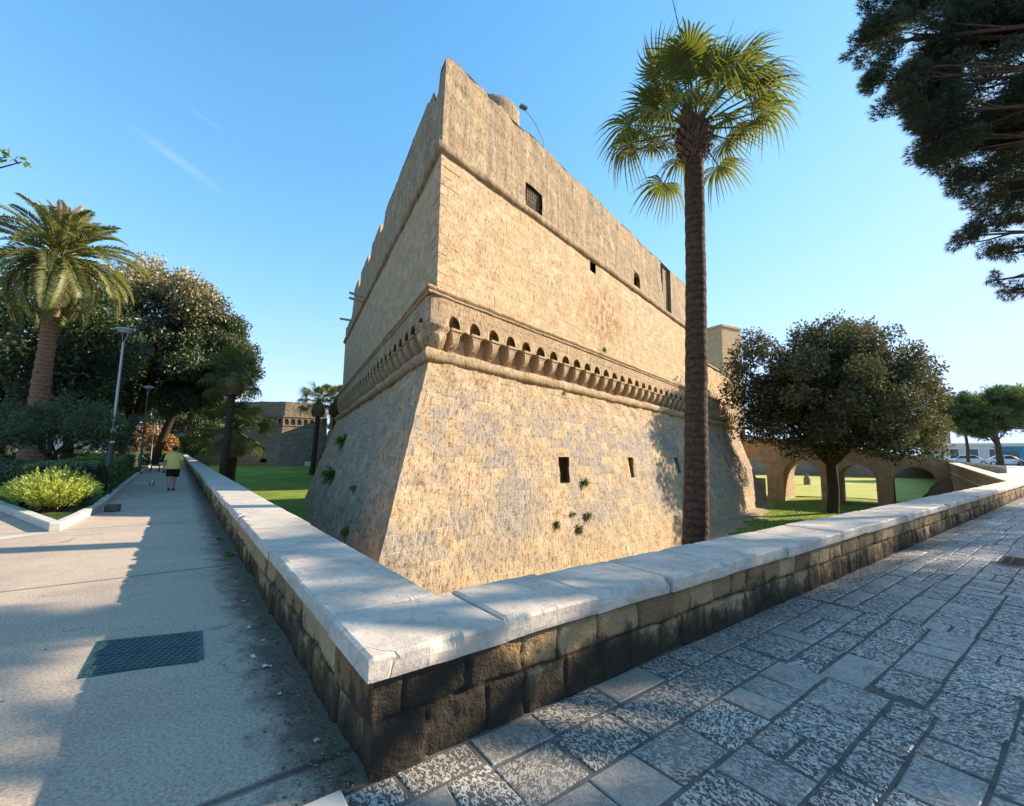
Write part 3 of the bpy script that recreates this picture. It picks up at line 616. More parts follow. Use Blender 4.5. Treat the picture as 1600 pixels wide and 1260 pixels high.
# upper wall, with window openings, then the parapet storey above the string course
holesU = [(10.35, 11.0, 10.9, 11.45)]; holesM = [(4.72, 6.0, 11.82, 12.92), (16.0, 17.1, 11.95, 12.9)]
b = MB()
face_grid(b, B1, 'R', 0, 28.6, 4.3, 11.6, -.34, lambda q: .09+.006*q, .12, holesU, .022, 5)
face_grid(b, B1, 'R', 28.6, 41, 4.3, 9.7, -.34, .35, .3, (), .03, 5)
face_grid(b, B1, 'L', 0, 30, 4.3, 11.6, -.34, lambda q: .10+.01*q, .14, (), .022, 6, uoff=60.)
b.obj('upper_wall', M['upper'], cas, True, False)
def topR(u):
    t = 15.28+.05*np.sin(u*1.3)+.05*vnoise(np.c_[u*2, u*0, u*0]); t = np.where((u > 2.2) & (u < 2.9), t-.08, t); return np.where(u > 28.2, 15.0, t)
def topL(u):
    t = 15.2+.06*vnoise(np.c_[u*1.5, u*0+4, u*0])
    t = np.where((u > .8) & (u < 1.5), t-.75+.0*u, t); t = np.where((u > 1.5) & (u < 2.3), t-.2, t); t = np.where((u > 11.6) & (u < 12.8), t-.9, t); t = np.where((u > 16.3) & (u < 17.6), t-.8, t); t = np.where((u > 21.5) & (u < 22.6), t-.9, t); return np.where(u > 25.5, t-2.2, t)
b = MB()
om = lambda z: -.34-.03*np.clip(z-11.6, 0, 9)
face_grid(b, B1, 'R', 0, 21.2, 11.6, 15.3, om, lambda q: .09+.006*q, .12, holesM, .040, 7, top=topR)
face_grid(b, B1, 'R', 22.9, 28.6, 11.6, 15.3, om, .22, .16, (), .035, 7, top=topR)
face_grid(b, B1, 'R', 21.2, 22.9, 11.6, 15.3, -.62, .3, .2, (), .02, 7, top=topR)
face_grid(b, B1, 'L', 0, 30, 11.6, 15.3, om, lambda q: .09+.008*q, .13, [], .045, 8, top=topL, uoff=60.)
def topcap(mb, side, q0, q1, tf, o0, o1, n=40, zin=None):
    q = np.linspace(q0, q1, n); t = tf(q); a = B1.P(side, q, np.full(n, o0)); c = B1.P(side, q, np.full(n, o1)); m_ = B1.P(side, q, np.full(n, (o0+o1)/2))
    V = np.vstack([np.c_[a, t-.015], np.c_[m_, t+.03], np.c_[c, t-.03], np.c_[c, np.full(n, 13.)]])
    F = [[k*n+i, k*n+i+1, (k+1)*n+i+1, (k+1)*n+i] for k in range(3) for i in range(n-1)]
    if side == 'L': F = [f[::-1] for f in F]
    mb.add(V, F, np.vstack([np.c_[q, np.full(n, k*1.)] for k in range(4)]))
topcap(b, 'R', 0, 28.6, topR, -.44, -1.6, 120); topcap(b, 'L', 0, 30, topL, -.44, -1.6, 140)
# sides of the shallow notch and the end of the high wall
def plate(mb, side, q, o0, o1, z0, z1, flip=False):
    p, r_ = B1.P(side, [q], [o0])[0], B1.P(side, [q], [o1])[0]; n = 6; V = []; U = []
    for t in np.linspace(0, 1, n):
        for z in (z0, z1): pp = p+(r_-p)*t; V.append((*pp, z)); U.append((t*np.linalg.norm(r_-p), z))
    F = [[2*i, 2*i+1, 2*i+3, 2*i+2] for i in range(n-1)]; mb.add(V, [f[::-1] for f in F] if flip else F, U)
plate(b, 'R', 21.2, -.36, -1.25, 11.6, 15.2, True); plate(b, 'R', 22.9, -.36, -1.25, 11.6, 15.2)
b.obj('parapet_storey', M['merlon'], cas, True, False)
b = MB(); plate(b, 'R', 28.6, -.34, -12, 4, 15.1, True); plate(b, 'R', 41, o_scarp(-3), -9, -3, -.5, True); plate(b, 'R', 41, -.34, -9, 4.3, 9.7, True)
pL = B1.P('L', [30], [-.34])[0]; pR = B1.P('R', [28.6], [-12])[0]; V = [(*pL, -3), (*pR, -3), (*pR, 13.), (*pL, 13.)]; b.add(V, [[0, 1, 2, 3]], [(0, -3), (20, -3), (20, 13), (0, 13)])
c0 = B1.P('R', [0], [-1.5])[0]; b.add([(*c0, 13.3), (*B1.P('R', [28.6], [-1.5])[0], 13.3), (*pR, 13.3), (*B1.P('L', [30], [-1.5])[0], 13.3)], [[0, 1, 2, 3]])
# battered flank at the bridge end
nf = B1.dR; n = 8; V = []; U = []
for z in np.linspace(-3.3, 4.35, n):
    for w in (0, 1.):
        p = B1.P('R', [41], [o_scarp(z)])[0]; e = B1.P('R', [41], [-9.])[0]+B1.dR*0; pp = p*(1-w)+e*w; V.append((*pp, z)); U.append((w*10, z))
b.add(V, [[2*i, 2*i+1, 2*i+3, 2*i+2] for i in range(n-1)], U)
pq = [B1.P('R', [q], [o])[0] for q, o in ((28.6, -.34), (41, -.34), (41, -9), (28.6, -9))]; b.add([(*p, 9.7) for p in pq], [[0, 1, 2, 3]])
b.obj('back_wall', M['upper'], cas, True)
# mouldings swept round the corner
def moulding(name, B, prof, runs, m, parent, world=True, res=.35, amp=.012, seed=1, smooth=True):
    b = MB(); prof = np.array(prof, float); k = len(prof)
    for side, q0, q1 in runs:
        qs = [q0]
        while qs[-1] < q1: qs.append(qs[-1]+(.12+.012*qs[-1])*res/.35)
        qs[-1] = q1; V = []; U = []
        for q in qs:
            for o, z in prof:
                p = B.P(side, [q], [o])[0]; V.append((*p, z)); U.append((q, z))
        V = np.array(V); ns = fbm(V*3.2, 4, seed)*amp*1.3+amp*vnoise(V*1.1, seed); V[:, 2] += ns; n_ = B.nR if side == 'R' else B.nL
        w = np.clip((np.repeat(qs, k)-q0)/.3, 0, 1) if q0 == 0 else 1
        V[:, :2] += np.outer(ns*w, n_); i = np.arange(len(qs)*k).reshape(len(qs), k)
        F = np.c_[i[:-1, :-1].ravel(), i[1:, :-1].ravel(), i[1:, 1:].ravel(), i[:-1, 1:].ravel()]
        if side == 'R': F = F[:, ::-1]
        U = np.array(U); U[:, 1] = U[:, 1]*1. ; b.add(V, F[:, ::-1] if side == 'R' else F[:, ::-1], U+np.array([60 if side == 'L' else 0, 0]))
    return b.obj(name, m, parent, world, smooth)
def rnd(o, z, r, a0, a1, n=7): return [(o+r*math.cos(R(a)), z+r*math.sin(R(a))) for a in np.linspace(a0, a1, n)]
RL = [('R', 0, 41), ('L', 0, 30)]
moulding('torus_moulding', B1, [(-.12, 4.22)]+rnd(-.02, 4.46, .21, -95, 95, 9)+[(-.34, 4.70)], RL, M['trim'], cas, amp=.022)
moulding('string_course', B1, [(-.36, 11.42)]+rnd(-.34, 11.62, .17, -80, 80, 8)+[(-.36, 11.82)], [('R', 0, 28.6), ('L', 0, 30)], M['merlon'], cas, amp=.018, seed=4)
moulding('cornice', B1, [(.04, 6.34), (.11, 6.36), (.115, 6.42), (.07, 6.445), (.07, 6.47), (.155, 6.49), (.16, 6.56), (.03, 6.62), (-.36, 6.66)], RL, M['trim'], cas, amp=.01, seed=6)
moulding('coping_course', B1, [(-.36, 9.55), (-.24, 9.58), (-.24, 9.72), (-.36, 9.75), (-1.2, 9.75)], [('R', 28.6, 41)], M['trim'], cas, seed=9)
# machicolation: fascia with an arch over every bay, corbels between
PITCH = .972; zs, ra, ztop = 5.50, .30, 6.36
b = MB()
def arcade(mb, B, side, q0, n, pitch, zs, ra, ztop, zb, of, orr, na=10, seed=0, uo=0.):
    for j in range(n):
        a = q0+j*pitch; hp = (pitch-2*ra)/2; rg = random.Random(seed*999+j); r_ = ra*rg.uniform(.93, 1.05); hp = (pitch-2*r_)/2; cx = a+pitch/2
        xs_ = [a]+[cx-r_*math.cos(math.pi*k/na) for k in range(na+1)]+[a+pitch]; zl = [zb]+[zs+r_*1.12*math.sin(math.pi*k/na)+rg.uniform(-.008, .008) for k in range(na+1)]+[zb]
        # pier + arch outline, duplicated so the spring line keeps its step
        X = [a, cx-r_, cx-r_]+xs_[2:-2]+[cx+r_, cx+r_, a+pitch]; Z = [zb, zb, zs]+zl[2:-2]+[zs, zb, zb]
        V = []; U = []; m = len(X)
        for lev in range(3):
            for x, z in zip(X, Z):
                zz = z if lev == 0 else (ztop if lev == 2 else (z+ztop)/2); p = B.P(side, [x], [of])[0]; V.append((*p, zz)); U.append((x+uo, zz))
        for x, z in zip(X, Z): p = B.P(side, [x], [orr])[0]; V.append((*p, z)); U.append((x+uo, z+.5))
        V = np.array(V); nn = fbm(V*4, 3, 5)*.014; n_ = B.nR if side == 'R' else B.nL; V[:2*m, :2] += np.outer(nn[:2*m], n_)
        F = []
        for i in range(m-1):
            for lev in range(2): F.append([lev*m+i, lev*m+i+1, (lev+1)*m+i+1, (lev+1)*m+i])
            F.append([i, 3*m+i, 3*m+i+1, i+1])
        mb.add(V, F if side == 'R' else [f[::-1] for f in F], U)
arcade(b, B1, 'R', .52, 41, PITCH, zs, ra, ztop, 5.44, .06, -.36, 10, 1)
arcade(b, B1, 'L', .52, 30, PITCH, zs, ra, ztop, 5.44, .06, -.36, 10, 2, 60.)
for side in 'RL':     # solid corner piece
    V = [(*B1.P(side, [q], [o])[0], z) for q, o in ((0, .0), (.52, .06)) for z in (5.3, ztop)]+[(*B1.P(side, [.52], [-.36])[0], z) for z in (5.3, ztop)]
    V[0] = (*(B1.T-B1.um*.12+B1.um*.06), 5.3); V[1] = (V[0][0], V[0][1], ztop); c = [(*(B1.T-B1.um*.5), 5.3)]
    f = [[0, 2, 3, 1], [2, 4, 5, 3], [0, 6, 4, 2]]; b.add(V+c, f if side == 'R' else [q[::-1] for q in f], [(v[0]*.6+v[1]*.8, v[2]) for v in V+c])
b.obj('arcaded_fascia', M['trim'], cas, True)
def corbel_mb(seed):
    b = MB(); rg = random.Random(seed); P_ = []; n = 9
    b.box((0, .20+.02, .70), (.56+rg.uniform(-.03, .02), .50, .085), 0); b.box((0, .20, .615), (.47, .46, .075), 0)
    prev = None; V = []; U = []
    prof = [(.06, .0, .10), (.16, .10, .13), (.27, .19, .17), (.36, .30, .19), (.41, .42, .205), (.425, .50, .215), (.43, .585, .22)]
    for dp, z, hw in prof:
        k = .05; V += [(-hw, -.03, z), (-hw, dp-k, z), (-hw+k, dp, z), (hw-k, dp, z), (hw, dp-k, z), (hw, -.03, z)]; U += [(-hw-dp, z), (-hw, z), (-hw+k, z), (hw-k, z), (hw, z), (hw+dp, z)]
    V = np.array(V); V += np.c_[vnoise(V*5+seed, 1)*.018, vnoise(V*5+seed, 2)*.018, vnoise(V*5+seed, 3)*.01]
    F = [[i*6+j, i*6+j+1, (i+1)*6+j+1, (i+1)*6+j] for i in range(len(prof)-1) for j in range(5)]; F = [f[::-1] for f in F]+[[0, 1, 2, 3, 4, 5]]
    for f in F: b.add(V[f], [list(range(len(f)))], np.array(U)[f])
    return b
cm = [corbel_mb(s).mesh('corbel') for s in range(4)]
for me in cm: me.materials.append(M['trim'])
for side, n in (('R', 42), ('L', 30)):
    d, n_ = (B1.dR, B1.nR) if side == 'R' else (B1.dL, B1.nL)
    for j in range(n):
        q = .52+PITCH*j; p = B1.P(side, [q], [-.34])[0]; o = bpy.data.objects.new('corbel', cm[(j*7+3) % 4]); col.objects.link(o); o.parent = cas
        o.location = Vector((p[0], p[1], 4.70+((j*37) % 5)*.006))-cas.location; o.rotation_euler = (0, 0, math.atan2(n_[1], n_[0])-math.pi/2); o.scale = (.98, 1., 1.)
b = MB(); c = B1.T-B1.um*.30       # big scrolled corner corbel
b.lathe([(.02, 4.55), (.22, 4.6), (.36, 4.75), (.43, 4.95), (.46, 5.1), (.40, 5.16), (.50, 5.24), (.54, 5.30), (.54, 5.36), (.0, 5.37)], (c[0]+B1.um[0]*.05, c[1]+B1.um[1]*.05, 0), 14)
for sgn in (-1, 1):
    e = c+np.array([-B1.um[1], B1.um[0]])*sgn*.25+B1.um*.30; b.ell((e[0], e[1], 4.98), (.13, .13, .17), 10, 8)
b.obj('corner_corbel', M['trim'], cas, True, True)
zq = 6.66; rq = random.Random(8); k = 0
while zq < 11.2:      # alternating long and short corner stones
    hq = rq.uniform(.30, .38); la, lb = (.95, .45) if k % 2 else (.50, .85); la *= rq.uniform(.85, 1.15); lb *= rq.uniform(.85, 1.1); e = rq.uniform(.010, .026)
    pts = [B1.P('R', [la], [-.34+e])[0], B1.P('R', [0], [-.34+e])[0], B1.P('L', [lb], [-.34+e])[0]]; inn = [B1.P('L', [lb], [-.45])[0], B1.P('R', [la], [-.45])[0]]
    b = MB(); b.prism([tuple(q) for q in pts+inn][::-1], zq+.012, zq+hq-.012, rq.random()); b.obj('quoin', M['upper'], cas, True, bevel=.02); zq += hq; k += 1
# windows
recess(B1, 'R', holesM[0], om, .35, 'window', M['dark'], cas)
w = recess(B1, 'R', holesM[1], om, .45, 'window', M['upper'], cas); recess(B1, 'R', holesU[0], -.34, .5, 'window', M['dark'], cas)
b = MB(); h = holesM[0]       # old shutter with bars in the square window
def fp(q, z, o): return (*B1.P('R', [q], [o])[0], z)
ang = math.atan2(B1.dR[1], B1.dR[0])
for k in range(9): q = h[0]+.07+(h[1]-h[0]-.14)*k/8; b.tube([fp(q, h[2], -.47), fp(q, h[3], -.50)], .012, 5)
for k in range(5): z = h[2]+.15+.2*k; b.tube([fp(h[0], z, -.47), fp(h[1], z, -.47)], .012, 5)
b.obj('window_bars', M['iron'], cas, True)
p = fp((h[0]+h[1])/2, (h[2]+h[3])/2, -.56); b = MB(); b.box(p, (h[1]-h[0]-.06, .04, h[3]-h[2]-.06), ang); b.obj('window_shutter', M['wood'], cas, True)
b = MB()     # arched head of the round topped window
n = 10; V = []; hq, hz = (16.0, 17.1), 12.9
for k in range(n+1): a = math.pi*k/n; V.append(fp(16.55-.55*math.cos(a), 12.35+.55*math.sin(a), -.40))
V2 = [fp(16.55-.55*math.cos(math.pi*k/n), 12.95, -.40) for k in range(n+1)]; b.add(V+V2, [[k, k+1, n+2+k, n+1+k] for k in range(n)], [(q, 1) for q in range(2*n+2)])
b.obj('window_arch', M['merlon'], cas, True)
p = fp(16.55, 12.3, -.8); b = MB(); b.box(p, (.9, .05, 1.2), ang); b.obj('window_shutter', M['dark'], cas, True)
# round turret stump on the tip
b = MB(); p = B1.P('R', [2.1], [-1.66])[0]; pr = [(1.16, 12.9), (1.15, 15.3), (1.12, 15.9), (1.10, 16.1), (1.0, 16.3), (.6, 16.42), (.01, 16.45)]; b.lathe(pr, (p[0], p[1], 0), 28)
V = b.c[0][0]; V += np.c_[fbm(V*1.6, 4, 3)*.05, fbm(V*1.6, 4, 9)*.05, fbm(V*1.3, 3, 4)*.05]; b.obj('turret', M['merlon'], cas, True, True)
for q in (17.4, 23.5):       # stone water spouts on the left face
    for k in range(2 if q < 20 else 1):
        p0, p1 = B1.P('L', [q], [-.5])[0], B1.P('L', [q], [.75])[0]; b = MB(); b.tube([(*p0, 11.95-.35*k), (*p1, 11.85-.35*k)], [.10, .085], 6); b.obj('water_spout', M['kerb'], cas, True)
# floodlight pole on the terrace
p = B1.P('R', [6.1], [-1.0])[0]; fl = thing('floodlight_pole', 'thin bent floodlight pole standing on top of the castle wall', 'lamp', (p[0], p[1], 15.2))
b = MB(); b.tube([(0, 0, 0), (0, 0, 1.15), (-.35, -.25, 1.75), (-.85, -.62, 2.2)], .022, 6); b.obj('pole', M['lampgrey'], fl)
b = MB(); b.box((-.98, -.72, 2.28), (.34, .2, .10), .6); b.obj('lamp_head', M['lampgreen'], fl)
b = MB()
for k in range(8):
    q = 1.+k*2.9; p = B1.P('R', [q], [-1.])[0]; z = float(topR(np.array([q]))[0])
# ------------------------------------------------------------ square keep tower behind
kt = thing('castle_tower', 'plain square castle tower rising behind the bastion beside the palm trunk', 'tower', (36.45, 75, -3))
def box_tower(parent, P, az, wR, wL, z0, z1, m):
    d1 = np.array([math.sin(R(az)), math.cos(R(az))]); d2 = np.array([math.sin(R(az-90)), math.cos(R(az-90))]); P = np.array(P, float)
    c = [P, P+d1*wR, P+d1*wR+d2*wL, P+d2*wL]; b = MB(); b.prism([tuple(q) for q in c], z0, z1); b.obj('wall', m, parent, True)
    b = MB(); e = .18; c = [P-(d1+d2)*e, P+d1*(wR+e)-d2*e, P+d1*(wR+e)+d2*(wL+e), P+d2*(wL+e)-d1*e]; b.prism([tuple(q) for q in c], z1, z1+.35); b.obj('roof_edge', m, parent, True)
box_tower(kt, (36.45, 75), 62, 5.2, 12, -3, 24.2, M['upper'])
# ------------------------------------------------------------ far bastion across the left moat
B2 = Bast((-48.8, 94), 52, -80, 9.0, 30.)
fb = thing('castle_bastion', 'distant low castle bastion in shade at the end of the green moat', 'castle', (-48.8, 94, -2))
def o_s2(z): return .22*(6.9-z)
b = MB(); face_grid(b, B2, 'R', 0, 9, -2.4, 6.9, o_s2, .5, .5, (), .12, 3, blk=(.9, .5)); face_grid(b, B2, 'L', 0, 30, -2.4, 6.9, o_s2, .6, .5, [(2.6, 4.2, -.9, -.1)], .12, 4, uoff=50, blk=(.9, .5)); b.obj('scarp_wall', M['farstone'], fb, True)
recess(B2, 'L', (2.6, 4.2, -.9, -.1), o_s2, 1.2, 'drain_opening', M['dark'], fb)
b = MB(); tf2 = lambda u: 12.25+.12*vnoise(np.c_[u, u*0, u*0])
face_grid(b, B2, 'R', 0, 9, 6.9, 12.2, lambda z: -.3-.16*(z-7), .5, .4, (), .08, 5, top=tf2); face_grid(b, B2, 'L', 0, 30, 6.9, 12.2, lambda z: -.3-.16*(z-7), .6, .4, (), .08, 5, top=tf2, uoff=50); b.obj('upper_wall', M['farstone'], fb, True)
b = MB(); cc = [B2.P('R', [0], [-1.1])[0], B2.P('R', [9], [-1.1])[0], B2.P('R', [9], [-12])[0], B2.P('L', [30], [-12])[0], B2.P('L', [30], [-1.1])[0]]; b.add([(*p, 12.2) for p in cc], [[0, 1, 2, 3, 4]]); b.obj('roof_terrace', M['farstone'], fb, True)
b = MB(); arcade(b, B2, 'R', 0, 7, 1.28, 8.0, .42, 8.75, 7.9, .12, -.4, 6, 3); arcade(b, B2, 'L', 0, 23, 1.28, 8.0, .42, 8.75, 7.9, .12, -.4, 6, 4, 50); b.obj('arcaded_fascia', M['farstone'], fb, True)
b = MB()
for side, n in (('R', 8), ('L', 23)):
    n_ = B2.nR if side == 'R' else B2.nL
    for j in range(n): p = B2.P(side, [min(1.28*j, 8.9) if side == 'R' else 1.28*j], [-.1])[0]; b.box((*p, 7.5), (.42, .5, .8), math.atan2(n_[1], n_[0])-math.pi/2)
b.obj('corbel_row', M['farstone'], fb, True)
moulding('torus_moulding', B2, [(-.1, 6.75)]+rnd(0, 6.95, .2, -90, 90, 5)+[(-.3, 7.2)], [('R', 0, 9), ('L', 0, 30)], M['farstone'], fb, res=2.)
moulding('cornice', B2, [(.12, 8.7), (.25, 8.75), (.25, 8.95), (-.4, 9.0)], [('R', 0, 9), ('L', 0, 30)], M['farstone'], fb, res=2.)
# curtain wall running back to the right
B3 = Bast((-42.5, 102), 155.5, 65, 62., 8.)
cw = thing('curtain_wall', 'distant straight castle curtain wall behind the two small moat palms', 'wall', (-41.5, 101, -2))
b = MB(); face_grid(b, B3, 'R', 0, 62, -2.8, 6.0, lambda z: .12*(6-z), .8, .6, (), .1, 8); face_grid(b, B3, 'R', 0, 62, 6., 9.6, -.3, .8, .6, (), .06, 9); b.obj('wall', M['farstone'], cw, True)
b = MB(); arcade(b, B3, 'R', 0, 48, 1.28, 6.8, .4, 7.5, 6.7, .12, -.35, 6, 5); b.obj('arcaded_fascia', M['farstone'], cw, True)
b = MB(); b.box((-42.1, 93.3, -1.1), (1.9, 1.2, 1.0), .1); tag(b.obj('stone_block', M['kerb'], bevel=.06), 'whitish stone block at the foot of the distant curtain wall', 'block')
# ------------------------------------------------------------ stone bridge over the moat
dG = np.array([math.sin(R(132)), math.cos(R(132))]); nG = np.array([dG[1], -dG[0]])    # nG: towards the camera
G0 = np.array([27.75, 48.3]); br = thing('stone_bridge', 'old stone bridge with round arches crossing the sunny grass moat behind the oak', 'bridge', (*G0, -3))
TH = 6.0
def gp(s_, w, z): p = G0+dG*s_+nG*(-w)*1.; return (*p, z)
if nG@(-G0) < 0: nG = -nG
ops = [(-3.6, -.05), (1.5, 4.75), (6.2, 9.1), (10.3, 13.4)]; sp = lambda s_: -.15-.045*(s_+2)*1.; rise = lambda a, c: (c-a)/2*.98
topz = lambda s_: 3.7-.155*np.clip(s_+1, 0, 18)
def bridge_front(w, flip, b):
    n = 12; s_ = -6.
    def col_(sa, sb, f0, k=1):
        q = np.linspace(sa, sb, k+1); V = []; U = []
        for x in q:
            zb = f0(x)
            for t in np.linspace(0, 1, 5): z = zb+(topz(x)-zb)*t; V.append(gp(x, w, z)); U.append((x, z))
        F = [[i*5+j, (i+1)*5+j, (i+1)*5+j+1, i*5+j+1] for i in range(k) for j in range(4)]; b.add(V, [f[::-1] for f in F] if flip else F, U)
    for a, c in ops:
        col_(s_, a, lambda x: -3.3, 2); r_ = (c-a)/2; m_ = (a+c)/2; z0 = sp(a)
        th = np.linspace(0, math.pi, n+1); xs_ = m_-r_*np.cos(th); zs_ = z0+r_*.98*np.sin(th)
        V = []; U = []
        for x, zb in zip(xs_, zs_):
            for t in np.linspace(0, 1, 4): z = zb+(topz(x)-zb)*t; V.append(gp(x, w, z)); U.append((x, z))
        F = [[i*4+j, (i+1)*4+j, (i+1)*4+j+1, i*4+j+1] for i in range(n) for j in range(3)]; b.add(V, [f[::-1] for f in F] if flip else F, U)
        if not flip:      # soffit and jambs
            X = [a]+list(xs_)+[c]; Z = [-3.3]+list(zs_)+[-3.3]; V = []; U = []; L = 0
            for i, (x, z) in enumerate(zip(X, Z)):
                if i: L += math.hypot(x-X[i-1], z-Z[i-1])
                V += [gp(x, 0, z), gp(x, TH, z)]; U += [(0, L), (TH, L)]
            b.add(V, [[2*i, 2*i+1, 2*i+3, 2*i+2] for i in range(len(X)-1)], U)
        s_ = c
    col_(s_, 17.5, lambda x: -3.3, 3)
b = MB(); bridge_front(0, False, b); bridge_front(TH, True, b)
V = []; 
for x in np.linspace(-6, 17.5, 12): V += [gp(x, 0, topz(x)), gp(x, TH, topz(x))]
b.add(V, [[2*i, 2*i+2, 2*i+3, 2*i+1] for i in range(11)], [(v[0], v[1]) for v in V]); b.obj('arches', M['bridge'], br, True)
b = MB(); V = []
for x in np.linspace(-6, 17.5, 12): V += [gp(x, w, topz(x)+z) for w, z in ((-.1, -.02), (-.1, .16), (.45, .16), (.45, -.02))]
b.add(V, [[i*4+j, i*4+4+j, i*4+5+j, i*4+1+j] for i in range(11) for j in range(3)], [(v[0]+v[1], v[2]) for v in V]); b.obj('parapet_coping', M['coping'], br, True)
# rubble bank under the last arch, sun-tinted lawn beyond, far moat wall
xs_ = np.linspace(36.5, 46, 16); ys_ = np.linspace(33.5, 43, 16); X, Y = np.meshgrid(xs_, ys_); X = X.ravel(); Y = Y.ravel()
V = []
for i in range(14):
    for j in range(14):
        s_ = 10.9+i*.5; w = -3.5+j*.6; h = -3.1+3.1*sstep((s_-11.)/3.5)*sstep((w+3.5)/3.); V.append(gp(s_, w, h+.3*math.sin(i*1.7+j)*sstep((w+3.5)/2)))
b = MB(); b.add(V, [[i*14+j, i*14+14+j, i*14+15+j, i*14+1+j] for i in range(13) for j in range(13)], [(v[0], v[1]) for v in V]); struct(b, 'rocky_bank', M['soil'], True)
b = MB(); xx = [(20, 56), (40, 51), (42, 41), (80, 46), (170, 112), (60, 114), (8, 114)]; b.add([(*p, -2.93+.0*p[0]) for p in xx], [list(range(len(xx)))], xx); struct(b, 'sun_tinted_lawn', M['dry'])
mw = thing('moat_wall', 'grey stone moat wall far behind the bridge arches', 'wall', (20, 114, -3)); b = MB(); P0 = np.array([14., 114]); n = 40; V = []; U = []
for i in range(n):
    for j in range(6): x = 14+i*3.2; z = -3.1+j*1.1; V.append((x, 114+.3*j+.25*vnoise(np.array([[x*.4, z*.7, 1.]]))[0]-8*(1 if i > 22 else 0), z)); U.append((x, z))
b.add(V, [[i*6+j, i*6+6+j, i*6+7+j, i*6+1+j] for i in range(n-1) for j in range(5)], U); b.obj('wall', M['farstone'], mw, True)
M['sandy'] = simple('sandy_soil', (.26, .18, .10), (.42, .31, .18), 3, .95, .7, .03)
b = MB(); V = []; n = 60
for i in range(n):
    q = 12+29.*i/(n-1)
    for o_ in (0., 1.): p = B1.P('R', [q], [o_scarp(-3)-.25+o_*(1.5+.7*vnoise(np.array([[q*.8, 1, 1.]]))[0]+.25*vnoise(np.array([[q*4, 1, 1.]]))[0])])[0]; V.append((*p, float(floor_z(p[0], p[1]))+.10-.07*o_))
b.add(V, [[2*i, 2*i+1, 2*i+3, 2*i+2] for i in range(n-1)], [(v[0], v[1]) for v in V]); struct(b, 'sandy_strip', M['sandy'])
sb = MB(); sb.lathe([(.5, 0), (.48, 1.1), (.32, 1.3), (.30, 1.6), (.2, 1.75), (.01, 1.8)], (0, 0, 0), 8); o = sb.obj('stone_stub', M['farstone']); o.location = (49.7, 75, -2.95); tag(o, 'small grey stone stub standing alone on the sunny lawn beyond the bridge', 'stone')
# ------------------------------------------------------------ vegetation
def leaf_quads(C, rad, n, size, rg, tone_c=None, flat=.0, aspect=.5, droop=0., shell=.55, tonev=.22, sq=(1, 1, 1)):
    """n small folded leaves spread through the clumps C with radii rad"""
    C = np.asarray(C, float); rad = np.asarray(rad, float); w = rad**2; w /= w.sum()
    ci = rg.choice(len(C), n, p=w); d = rg.normal(size=(n, 3)); d /= np.linalg.norm(d, axis=1)[:, None]
    r = rad[ci]*(shell+(1-shell)*rg.random(n))**1.0*(rg.random(n)**.22)
    Pn = C[ci]+d*r[:, None]*np.array(sq)
    ax = rg.normal(size=(n, 3))+d*.9+np.array([0, 0, -droop]); ax /= np.linalg.norm(ax, axis=1)[:, None]
    up = rg.normal(size=(n, 3))*(1-flat)+np.array([0, 0, 1.])*(flat+.5); sd_ = np.cross(ax, up); sd_ /= np.linalg.norm(sd_, axis=1)[:, None]+1e-9
    s = size*rg.uniform(.6, 1.35, n)[:, None]
    nn = np.cross(sd_, ax)
    V = np.stack([Pn-ax*s*.5, Pn+sd_*s*aspect*.5+nn*s*.08, Pn+ax*s*.5, Pn-sd_*s*aspect*.5+nn*s*.08], 1).reshape(-1, 3)
    t = rg.normal(.45, tonev, n) if tone_c is None else np.asarray(tone_c)[ci]+rg.normal(0, tonev, n)
    F = np.arange(n*4).reshape(n, 4); return V, F, np.repeat(np.clip(t, 0, 1), 4)
def crown_clumps(c, r, n, rg, cr, hollow=.45, flatbot=.0, lump=.28):
    P = []; R_ = []
    while len(P) < n:
        d = rg.normal(size=3); d /= np.linalg.norm(d); q = hollow+(1-hollow)*rg.random()**.7; p = d*q
        if p[2] < -flatbot and flatbot: continue
        wv = .96-lump/2+lump*vnoise(np.array([d*2.3+c[0]]), 3)[0]
        P.append(np.array(c)+p*np.array(r)*wv); R_.append(cr*rg.uniform(.65, 1.3))
    return np.array(P), np.array(R_)
def branchy(mb, base, fork, C, r0, rg, nl=8, sub=3, tone=.5):
    base = np.array(base, float); fork = np.array(fork, float); m = (base+fork)/2+np.array([rg.normal(0, .12), rg.normal(0, .12), 0])*r0*2
    flare = base+np.array([0, 0, .25*r0*2])
    mb.tube([base-[0, 0, .1], base+(flare-base)*.6, flare+(m-flare)*.2, m, fork], [r0*1.45, r0*1.15, r0, r0*.92, r0*.85], 12, True, tone, .14, rg.random()*9)
    C = np.asarray(C); 
    cen = C.mean(0); an = np.arctan2(C[:, 1]-fork[1], C[:, 0]-fork[0]); order = np.argsort(an)
    for g in np.array_split(order, nl):
        tgt = C[g].mean(0); mid = fork+(tgt-fork)*.45+np.array([0, 0, -.10*np.linalg.norm(tgt-fork)+.1])+rg.normal(0, .15, 3)
        pts = [fork-[0, 0, r0*.5], fork+(mid-fork)*.5+rg.normal(0, .08, 3), mid, tgt]; mb.tube(pts, [r0*.62, r0*.5, r0*.36, r0*.16], 7, False, tone, .1, rg.random()*9)
        for j in g[:: max(1, len(g)//sub)]:
            k = rg.uniform(.35, .8); st = mid+(tgt-mid)*k; e = C[j]; h = (st+e)/2+rg.normal(0, .2, 3)+[0, 0, -.15]
            mb.tube([st, h, e], [r0*.24, r0*.15, r0*.05], 5, False, tone)
